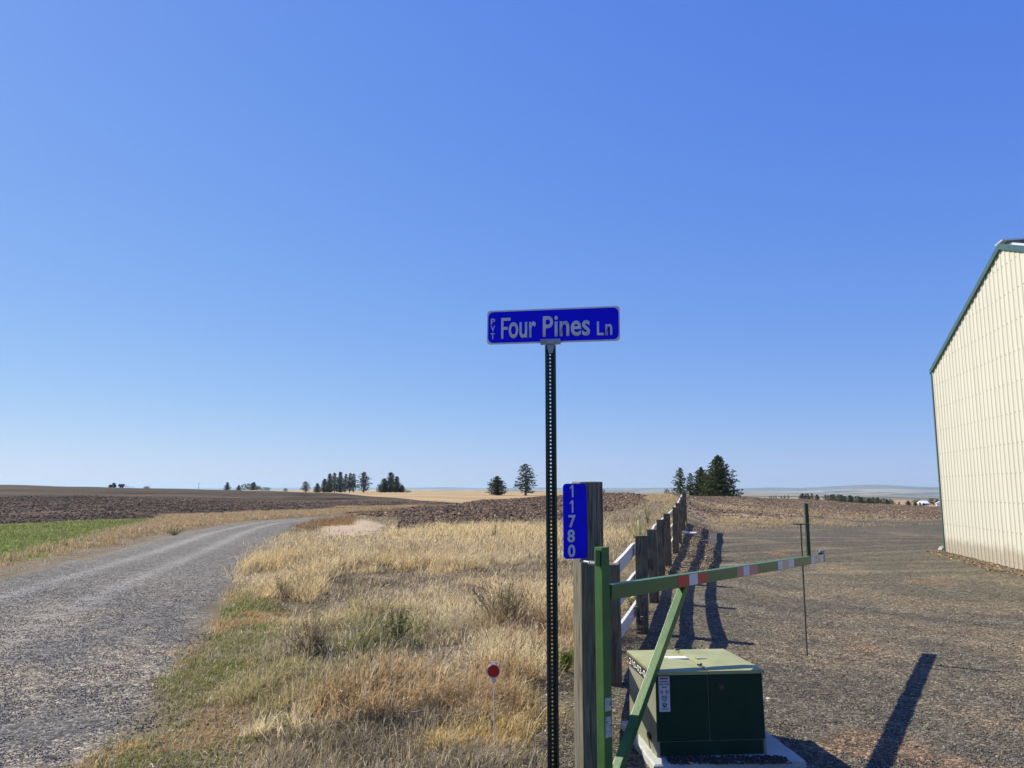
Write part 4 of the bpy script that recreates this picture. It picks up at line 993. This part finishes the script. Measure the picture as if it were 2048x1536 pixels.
    bm = B(); box(bm, (mid,D_*.48,hh+.0025), (.016,D_-.01,.005), Matrix.Rotation(R(-.9),4,'X')); fin('lid_seam', bm, LIDM, t)
    for y in (.11,.56):
        bm = B(); box(bm, (mid-.012,y,hh+.008), (.026,.016,.008), bev=.002); cyl(bm, (mid+.004,y+.01,hh+.005),(mid+.004,y+.01,hh+.014),.006,n=6); fin('lid_latch', bm, DARKM, t)
    PL = paint('pale_label', (.58,.60,.60), (.70,.72,.72), .5, 14, .02)
    bm = B(); box(bm, (mid*.57+.045,D_*.53,hh+.0075), (.16,.075,.002), Matrix.Rotation(R(-1.2),4,'X')); lb_ = fin('label_plate', bm, PL, t)
    bm = B(); box(bm, (mid+.075,D_*.50,hh+.0060), (.068,.062,.0016), Matrix.Rotation(R(-1),4,'X')); lb_ = fin('warning_label', bm, paint('faded_label',(.24,.25,.17),(.32,.33,.24),.6,60,.02), t)
    # lock recess
    lk = B(); xk, zk = mid+.080, hh-.095
    cyl(lk, (xk,-.004,zk), (xk,-.013,zk), .027, .024, n=20); lo_ = fin('lock_housing', lk, DARKM, t)
    bm = B(); cyl(bm, (xk,-.012,zk), (xk,-.019,zk), .011, n=5); fin('lock_bolt', bm, paint('rusty_bolt',(.10,.05,.03),(.18,.09,.05),.8,30), lo_)
    # front sticker
    xa, xb, za, zb = .016, .083, hh-.229, hh-.030; sw, sh = xb-xa, zb-za; yy = -.0128
    tilt = Matrix.Rotation(R(-1.2),4,'X')
    bm = B(); poly_prism(bm, rrect(0,0,sw,sh,.006), -.0004, .0004); st = fin('sticker', bm, paint('white_sticker',(.50,.50,.53),(.56,.56,.58),.4,20,.01), t)
    st.location = (xa,yy,za); st.rotation_euler.x = R(-1.3)
    bm = B(); box(bm, (sw*.5,-.0007,sh*.945), (sw*.80,.0004,sh*.05)); fin('warning_band', bm, RED, st)
    BK = paint('black_print', (.012,.012,.014), (.02,.02,.022), .5, 10, .01)
    bm = B()
    for s, a, b, c, e in (('WARNING',.14,.86,.930,.960),('BURIED',.12,.90,.835,.885),('ELECTRIC',.06,.96,.755,.805),('LINE',.28,.72,.675,.725),('BEFORE',.27,.74,.425,.455),('DIGGING',.24,.77,.378,.408),('PLEASE',.28,.74,.331,.361),('CALL',.36,.66,.284,.314)):
        text_into(bm, s, sw*a, sh*c, sw*b, sh*e, -.0014, .02, .0003)
    # shield mark and fine print lines
    fin('lettering', bm, BK, st); bm = B()
    poly_prism(bm, [(sw*.30,sh*.24),(sw*.70,sh*.24),(sw*.68,sh*.15),(sw*.5,sh*.115),(sw*.32,sh*.15)], -.0011, -.0007)
    fin('emblem', bm, BK, st)
    for z, w in ((.09,.72),(.065,.60)):
        bm = B(); box(bm, (sw*.5,-.0008,sh*z), (sw*w,.0004,sh*.007)); fin('fine_print', bm, BK, st)
    bm = B()
    for x in (.42,.5,.58): box(bm, (sw*x,-.0014,sh*.19), (sw*.035,.0004,sh*.055))
    fin('shield_mark', bm, WT, st)
    for x in (.27,.75):
        bm = B(); n = 20; ro, ri = sw*.155, sw*.12; c = Vector((sw*x,0,sh*.565)); rg = []
        for i in range(n):
            a = i*2*math.pi/n; rg.append((bm.verts.new(c+Vector((ro*math.cos(a),-.0009,ro*math.sin(a)))), bm.verts.new(c+Vector((ri*math.cos(a),-.0009,ri*math.sin(a))))))
        for i in range(n): j=(i+1)%n; bm.faces.new((rg[i][0],rg[j][0],rg[j][1],rg[i][1]))
        box(bm, c+Vector((0,-.0013,0)), (ro*1.8,.0003,.0028), Matrix.Translation(c)@Matrix.Rotation(R(45),4,'Y')@Matrix.Translation(-c))
        s_ = fin('prohibition_sign', bm, RED, st)
        bm = B(); box(bm, c+Vector((-.001,-.0006,0)), (.009,.0003,.006)); box(bm, c+Vector((.002,-.0006,-.004)), (.004,.0003,.008)); fin('pictogram', bm, BK, s_)
    # black number strip on the left flank under the lid
    bm = B(); box(bm, (-.0058,D_*.62,hh-.068), (.0016,D_*.70,.062)); ns = fin('number_strip', bm, BK, t)
    bm = B(); text_into(bm, '210-02-0', -.21, -.020, .21, .020, 0, .012, .0004)
    bmesh.ops.transform(bm, matrix=Matrix.Translation((-.0080,D_*.62,hh-.068))@Matrix.Rotation(R(-90),4,'Z'), verts=bm.verts); fin('lettering', bm, WT, ns)
    # lower latch on the flank
    bm = B(); box(bm, (-.012,D_*.20,.075), (.016,.05,.03), bev=.003); cyl(bm, (-.016,D_*.2,.07),(-.020,D_*.12,.02),.004,n=6); fin('side_latch', bm, DARKM, t)
cabinet()
tag(stones('spilled_soil', .90, 1.60, 4.66, 4.79, 900, [0,6,8], .004, .012, (.05,.042,.035), (.09,.075,.06)), kind='stuff').location = (0,0,.048)

# ------------------------------------------------------------------ small things along the fence
def reflector():
    x, y = wpt(989, 1531); gz = gnd(x, y); c = at(987, 1342, y)
    t = thing('driveway_marker', (x,y,gz), 'round red reflector marker on a thin white rod in the dry grass', 'reflector')
    hz = c.z-gz; dx = c.x-x
    bm = B(); cyl(bm, (0,0,-.1), (dx,0,hz-.055), .0024, n=8); fin('rod', bm, WHITE, t)
    bm = B(); cyl(bm, (dx,-.006,hz), (dx,.006,hz), .0405, n=32); poly_prism(bm, [(dx-.014,hz-.036),(dx-.005,hz-.068),(dx+.005,hz-.068),(dx+.014,hz-.036)], -.005,.005)
    for s in (-1,1): box(bm, (dx+s*.016,0,hz+.043), (.004,.008,.014))
    box(bm, (dx,0,hz+.050), (.036,.008,.004)); fin('holder', bm, paint('grey_holder',(.50,.49,.46),(.60,.59,.56),.5,9), t)
    bm = B(); cyl(bm, (dx,-.0062,hz), (dx,-.009,hz), .0355, .034, n=32); fin('lens', bm, paint('red_lens',(.42,.002,.004),(.50,.006,.008),.25,60,.05), t)
reflector()
def rock(px, py, s, m, name, label, cat, dims=(1,.8,.5)):
    x, y = wpt(px, py); z = gnd(x, y); bm = B(); bmesh.ops.create_icosphere(bm, subdivisions=2, radius=s)
    rj = random.Random(px)
    for v in bm.verts: v.co = Vector((v.co.x*dims[0],v.co.y*dims[1],v.co.z*dims[2]))*rj.uniform(.8,1.15)
    o = fin(name, bm, m); o.location = (x,y,z+s*.15); tag(o, label, cat)
ROCK = paint('pale_rock', (.50,.47,.40), (.66,.62,.54), .9, 12, .2)
rock(985,1534,.06,ROCK,'stone','pale flat stone at the foot of the red reflector rod','stone',(1.5,.8,.3))
rock(345,1378,.022,ROCK,'stone','small white stone at the road edge beside the grass','stone')
rock(1537,1398,.018,ROCK,'stone','white pebble right of the utility cabinet on the gravel','stone')
rock(1885,1100,.10,ROCK,'stone','white lump at the foot of the metal building corner','stone',(1,.8,.9))
def shard(px, py, L, rz, tilt, label):
    x, y = wpt(px, py); z = gnd(x, y); bm = B()
    poly_prism(bm, [(-L/2,-.05),(L*.2,-.065),(L/2,0),(L*.1,.05),(-L*.4,.06)], -.012,.012)
    o = fin('broken_board', bm, RAILM); o.location = (x,y,z+.07); o.rotation_euler = (R(90+tilt),0,R(rz)); tag(o, label, 'broken board', 'broken white board pieces beside the fence')
shard(1415,1093,.42,8,-8,'rightmost broken white board piece lying on the gravel by the fence')
shard(1388,1086,.40,-35,25,'tilted broken white board piece in the rail shadows by the fence')
shard(1372,1087,.32,40,30,'leftmost broken white board piece leaning beside the fence')
def stake():
    x, y = .332*0+at(1280,1069,21.5).x, 21.5; z = gnd(x,y); hz = zat(1040,y)-z
    bm = B(); rj = random.Random(1); cyl(bm, (0,0,0), (0,0,hz), .055, .058, n=14, caps=False)
    o = fin('tree_guard', bm, paint('pale_yellow_tube',(.55,.50,.22),(.65,.60,.32),.5,5)); o.location = (x,y,z); md = o.modifiers.new('s','SOLIDIFY'); md.thickness=.004
    tag(o, 'pale yellow plastic sapling tube standing left of the fence', 'tree guard')
stake()
def weed(px, py, D, h, w, label, c1, c2, nst=9, seed=1, name='weed'):
    g = np.random.default_rng(seed); x = ray(px,py)[0]*D; z = gnd(x,D); V=[];C=[]
    t = thing(name, (x,D,z), label, 'plant'); bm = B(); nl = 0; LV=[]
    for s in range(nst):
        a = g.uniform(0,6.28); sp = g.uniform(.1,1)*w*.5; hh = h*g.uniform(.65,1); e = np.array((math.cos(a)*sp, math.sin(a)*sp, hh))
        cyl(bm, (0,0,-.02), e, .0045, .0015, 5, False)
        for q in range(int(16+hh*30)):
            f = g.uniform(.12,1); p = e*np.array((f,f,f)); d = g.normal(size=3); d[2] = abs(d[2])*.6; d /= np.linalg.norm(d); n_ = np.cross(d, g.normal(size=3)); n_ /= np.linalg.norm(n_)
            L = g.uniform(.02,.05)*(1.3-.6*f)*max(1,h*1.6); LV.append([p, p+d*L*.5+n_*L*.16, p+d*L, p+d*L*.5-n_*L*.16])
    fin('stem', bm, paint('weed_stem',(.12,.12,.05),(.18,.17,.07),.8,9), t)
    LV = np.array(LV).reshape(-1,3); n = len(LV)//4; tt = g.random((n,1)); cc = np.repeat(np.array(c1)*tt+np.array(c2)*(1-tt),4,axis=0)
    link('leaves', np_mesh('leaves', LV, np.arange(n*4), np.full(n,4), cc), attr_mat('weed_leaf',.7,.3,.2), t)
weed(990,1095,24,.62,.25,'upright dark green weed in the golden grass left of the sign post',(.09,.12,.04),(.14,.15,.05),7,1)
weed(1278,1065,20.5,.55,.9,'bushy yellow green plant around the pale sapling tube',(.20,.25,.04),(.32,.33,.06),22,2,'bush')
weed(1295,1035,27,.75,.35,'slim green sapling on the slope left of the fence posts',(.13,.18,.04),(.2,.22,.06),8,3)
weed(1131,1350,6.9,.20,.28,'small bright green tuft between the sign post and wooden post',(.12,.20,.03),(.22,.27,.06),26,4)
weed(560,1185,12.2,.30,.5,'grey green thistle at the edge of the pale flattened grass',(.20,.26,.15),(.28,.32,.2),14,5)
weed(1265,1145,10.6,.42,.55,'green leafy weed seen between the white rails',(.16,.20,.05),(.25,.27,.07),16,6)
weed(830,1110,17,.45,.3,'thin green weed standing in the middle of the golden grass',(.12,.14,.05),(.18,.18,.07),7,7)
weed(350,1060,28,.30,1.6,'low green weed clump on the far verge of the gravel road',(.10,.17,.03),(.16,.21,.05),30,8)
weed(1010,1300,8.3,.50,.75,'large grey green dried shrub behind the red reflector',(.20,.19,.10),(.30,.26,.15),60,9,'shrub')
weed(790,1300,7.8,.38,.5,'dark green leafy tuft amid the tan grass in the verge centre',(.10,.14,.05),(.16,.19,.07),34,10,'shrub')
weed(620,1330,7.4,.34,.7,'spiky brown dried weed left of the pale flattened straw',(.24,.17,.10),(.34,.25,.15),50,11,'shrub')

# ------------------------------------------------------------------ metal building
def siding():
    m, nt, b = new_mat('cream_metal_siding')
    tc = N(nt, 'ShaderNodeTexCoord'); mp = N(nt, 'ShaderNodeMapping'); mp.inputs['Scale'].default_value = (3,3,.25); nt.links.new(tc.outputs['Object'], mp.inputs['Vector'])
    c = ramp(nt, noise(nt, mp.outputs[0], 1.3, 5), [(.3,(.51,.495,.405)),(.7,(.56,.545,.45))])
    sp = N(nt, 'ShaderNodeSeparateXYZ'); nt.links.new(tc.outputs['Object'], sp.inputs[0])
    n2 = noise(nt, tc.outputs['Object'], 2.5, 6, .7)
    a = N(nt, 'ShaderNodeMath', operation='MULTIPLY_ADD'); nt.links.new(n2, a.inputs[0]); a.inputs[1].default_value = -.55; nt.links.new(sp.outputs[2], a.inputs[2])
    k = ramp(nt, a.outputs[0], [(0,(.55,.55,.55)),(.16,(0,0,0))])
    c = mix(nt, k, c, (.24,.18,.12)); nt.links.new(c, b.inputs['Base Color']); b.inputs['Roughness'].default_value = .5
    return m
WALLM = siding()
TRIM = paint('green_metal_trim', (.035,.085,.075), (.05,.105,.09), .4, 4, .01)
def building():
    P0 = Vector((11.38,20.60,0)); d = Vector((-.2237,-.9747,0))       # along the visible gable wall towards the viewer
    n = Vector((-.9747,.2237,0))                                      # outwards
    HW = 5.2; e0 = 4.90; ap = 6.75; BL = 18.0
    t = thing('metal_building', (P0.x,P0.y,0), 'cream ribbed metal building with dark green trim at the right edge', 'metal building')
    rz = math.atan2(d.y, d.x)
    M = Matrix(((d.x,n.x,0,0),(d.y,n.y,0,0),(0,0,1,0),(0,0,0,1)))     # local: s along wall, outward depth, z
    def roofz(s): return e0-.12+(ap-.12-e0+.12)*(1-abs(s-HW)/HW)
    bm = B(); pr = []; s = .0; pitch = .2286
    while s < 2*HW:
        for ds, dep in ((0,0),(.030,0),(.050,.019),(.087,.019),(.107,0),(.155,0),(.162,.004),(.170,0)):
            if s+ds <= 2*HW: pr.append((s+ds, dep))
        s += pitch
    pr.append((2*HW,0))
    if True:
        lo=[bm.verts.new((a,b,-.25)) for a,b in pr]; hi=[bm.verts.new((a,b,roofz(a))) for a,b in pr]
        # panel thickness pulled back so nothing is paper thin
        for i in range(len(pr)-1):
            if pr[i][0] < HW < pr[i+1][0]:
                pk = bm.verts.new((HW,pr[i][1],ap)); pk.co.z = roofz(HW); bm.faces.new((lo[i],lo[i+1],hi[i+1],pk,hi[i]))
            else: bm.faces.new((lo[i],lo[i+1],hi[i+1],hi[i]))
    bm.transform(M); w = fin('gable_wall', bm, WALLM, t); bm = B()
    # screw heads in rows on the flats beside the ribs
    s = .13; zr = [.12+.61*k for k in range(11)]
    while s < 2*HW:
        for z in zr:
            if z < roofz(s)-.15:
                g = bmesh.ops.create_cone(bm, cap_ends=True, segments=6, radius1=.014, radius2=.010, depth=.012)['verts']
                bmesh.ops.transform(bm, matrix=Matrix.Translation((s,.007,z))@Matrix.Rotation(R(-90),4,'X'), verts=g)
        s += pitch
    bm.transform(M); tag(fin('wall_screws', bm, paint('dull_screw',(.42,.40,.33),(.50,.48,.40),.6,4), t), kind='stuff')
    # the other walls
    bm = B()
    for sa, sb, da, db in ((0,0,-.03,-BL),(2*HW,2*HW,-BL,-.03),(0,2*HW,-BL,-BL)):
        k = 60; 
        for i in range(k):
            f0=i/k; f1=(i+1)/k; w0=.02 if i%2 else 0; 
            a=(sa+(sb-sa)*f0, da+(db-da)*f0); b=(sa+(sb-sa)*f1, da+(db-da)*f1)
            za = roofz(a[0])-.02; zb_ = roofz(b[0])-.02
            vv=[bm.verts.new((a[0],a[1],-.25)),bm.verts.new((b[0],b[1],-.25)),bm.verts.new((b[0],b[1],zb_)),bm.verts.new((a[0],a[1],za))]; bm.faces.new(vv)
    bm.transform(M); fin('side_walls', bm, WALLM, t)
    # roof planes
    RF = paint('galvalume_roof', (.55,.58,.60), (.66,.69,.70), .35, 1.5, .01, metal=.4)
    for sg in (-1,1):
        bm = B(); a = HW+sg*(HW+.05); b = HW; za = e0-.12-(ap-e0)*.05/HW; th = .04
        pts_=[(a,za+.02),(b,ap-.10),(b,ap-.10+th),(a,za+.02+th)]
        v0=[bm.verts.new((x,.035,z)) for x,z in pts_]; v1=[bm.verts.new((x,-BL-.1,z)) for x,z in pts_]
        bm.faces.new(v0); bm.faces.new(v1[::-1])
        for i in range(4): bm.faces.new((v0[i],v1[i],v1[(i+1)%4],v0[(i+1)%4]))
        k = 0; y = -.1
        while y > -BL:                                     # standing ribs
            c=[(a,za+.02+th),(b,ap-.10+th)]
            q=[bm.verts.new((c[0][0],y,c[0][1])),bm.verts.new((c[1][0],y,c[1][1])),bm.verts.new((c[1][0],y,c[1][1]+.03)),bm.verts.new((c[0][0],y,c[0][1]+.03))]
            q2=[bm.verts.new(v.co+Vector((0,-.04,0))) for v in q]
            bm.faces.new(q); bm.faces.new(q2[::-1])
            for i in range(4): bm.faces.new((q[i],q2[i],q2[(i+1)%4],q[(i+1)%4]))
            y -= .30
        bm.transform(M); fin('roof', bm, RF, t)
        # rake trim
        bm = B(); pts_=[(a,za-.05),(b,ap-.17),(b,ap-.05),(a,za+.07)]
        v0=[bm.verts.new((x,.060,z)) for x,z in pts_]; v1=[bm.verts.new((x,.037,z)) for x,z in pts_]
        bm.faces.new(v0); bm.faces.new(v1[::-1])
        for i in range(4): bm.faces.new((v0[i],v1[i],v1[(i+1)%4],v0[(i+1)%4]))
        pts_=[(a,za-.05),(b,ap-.17),(b,ap-.16),(a,za-.04)]
        v0=[bm.verts.new((x,.036,z)) for x,z in pts_]; v1=[bm.verts.new((x,.027,z)) for x,z in pts_]
        bm.faces.new(v0); bm.faces.new(v1[::-1])
        for i in range(4): bm.faces.new((v0[i],v1[i],v1[(i+1)%4],v0[(i+1)%4]))
        bm.transform(M); fin('rake_trim', bm, TRIM, t)
    bm = B(); box(bm, (-.012,-.02,e0/2-.14), (.075,.12,e0-.1)); bm.transform(M); fin('corner_trim', bm, TRIM, t)
    bm = B(); box(bm, (HW,-BL/2,ap-.03), (.4,BL+.1,.03), bev=.004); bm.transform(M); fin('ridge_cap', bm, RF, t)
    bm = B(); box(bm, (HW,.012,.02), (2*HW-.1,.05,.05)); 
building()

# ------------------------------------------------------------------ haze, light, sky, camera
def haze():
    m = bpy.data.materials.new('thin_haze'); m.use_nodes = True; nt = m.node_tree
    nt.nodes.remove(nt.nodes['Principled BSDF']); v = nt.nodes.new('ShaderNodeVolumePrincipled')
    v.inputs['Color'].default_value = (.60,.82,.96,1); v.inputs['Density'].default_value = HZ; v.inputs['Anisotropy'].default_value = .2
    nt.links.new(v.outputs[0], nt.nodes['Material Output'].inputs['Volume'])
    bm = B(); box(bm, (0,0,-80), (50000,50000,460)); o = fin('haze', bm, m); tag(o, kind='stuff')
HZ = 6.5e-5
haze()
EL = R(43); AZ = 32.0                     # sun: to the left, slightly beyond the camera plane
sd = Vector((-math.cos(R(AZ))*math.cos(EL), math.sin(R(AZ))*math.cos(EL), math.sin(EL)))
sun = bpy.data.lights.new('sun', 'SUN'); sun.energy = 5.0; sun.angle = R(.53); sun.color = (1,.915,.745)
so = bpy.data.objects.new('sun', sun); col.objects.link(so); so.rotation_euler = sd.to_track_quat('Z','Y').to_euler()
w = bpy.data.worlds.new('World'); sc.world = w; w.use_nodes = True; nt = w.node_tree
sky = nt.nodes.new('ShaderNodeTexSky'); sky.sky_type = 'NISHITA'; sky.sun_disc = False
sky.sun_elevation = EL; sky.sun_rotation = math.atan2(sd.x, sd.y); sky.altitude = 800; sky.air_density = 1.0; sky.dust_density = .3; sky.ozone_density = 3.0
bg = nt.nodes['Background']; bg.inputs['Strength'].default_value = .13
# colour response of the sky: softer towards the horizon than the raw model
EXPO = .62
sx = nt.nodes.new('ShaderNodeSeparateColor'); cb = nt.nodes.new('ShaderNodeCombineColor'); nt.links.new(sky.outputs[0], sx.inputs[0])
for i, (g_, a_) in enumerate(((.86, .535), (.67, .605), (.19, .88))):
    p = nt.nodes.new('ShaderNodeMath'); p.operation = 'POWER'; p.inputs[1].default_value = g_
    q = nt.nodes.new('ShaderNodeMath'); q.operation = 'MULTIPLY'; q.inputs[1].default_value = a_*(.13**g_)/(.13*2**EXPO)
    nt.links.new(sx.outputs[i], p.inputs[0]); nt.links.new(p.outputs[0], q.inputs[0]); nt.links.new(q.outputs[0], cb.inputs[i])
nt.links.new(cb.outputs[0], bg.inputs['Color'])
cam = bpy.data.cameras.new('camera'); cam.sensor_width = 36; cam.lens = F/2048*36; cam.clip_start = .05; cam.clip_end = 60000
co = bpy.data.objects.new('camera', cam); col.objects.link(co); co.location = (0,0,H); co.rotation_euler = (R(90)+PITCH, 0, 0); sc.camera = co
vs = sc.view_settings; vs.view_transform = 'Standard'; vs.look = 'None'; vs.exposure = EXPO; vs.gamma = 1
sc.cycles.volume_bounces = 0; sc.cycles.max_bounces = 6; sc.cycles.transparent_max_bounces = 8
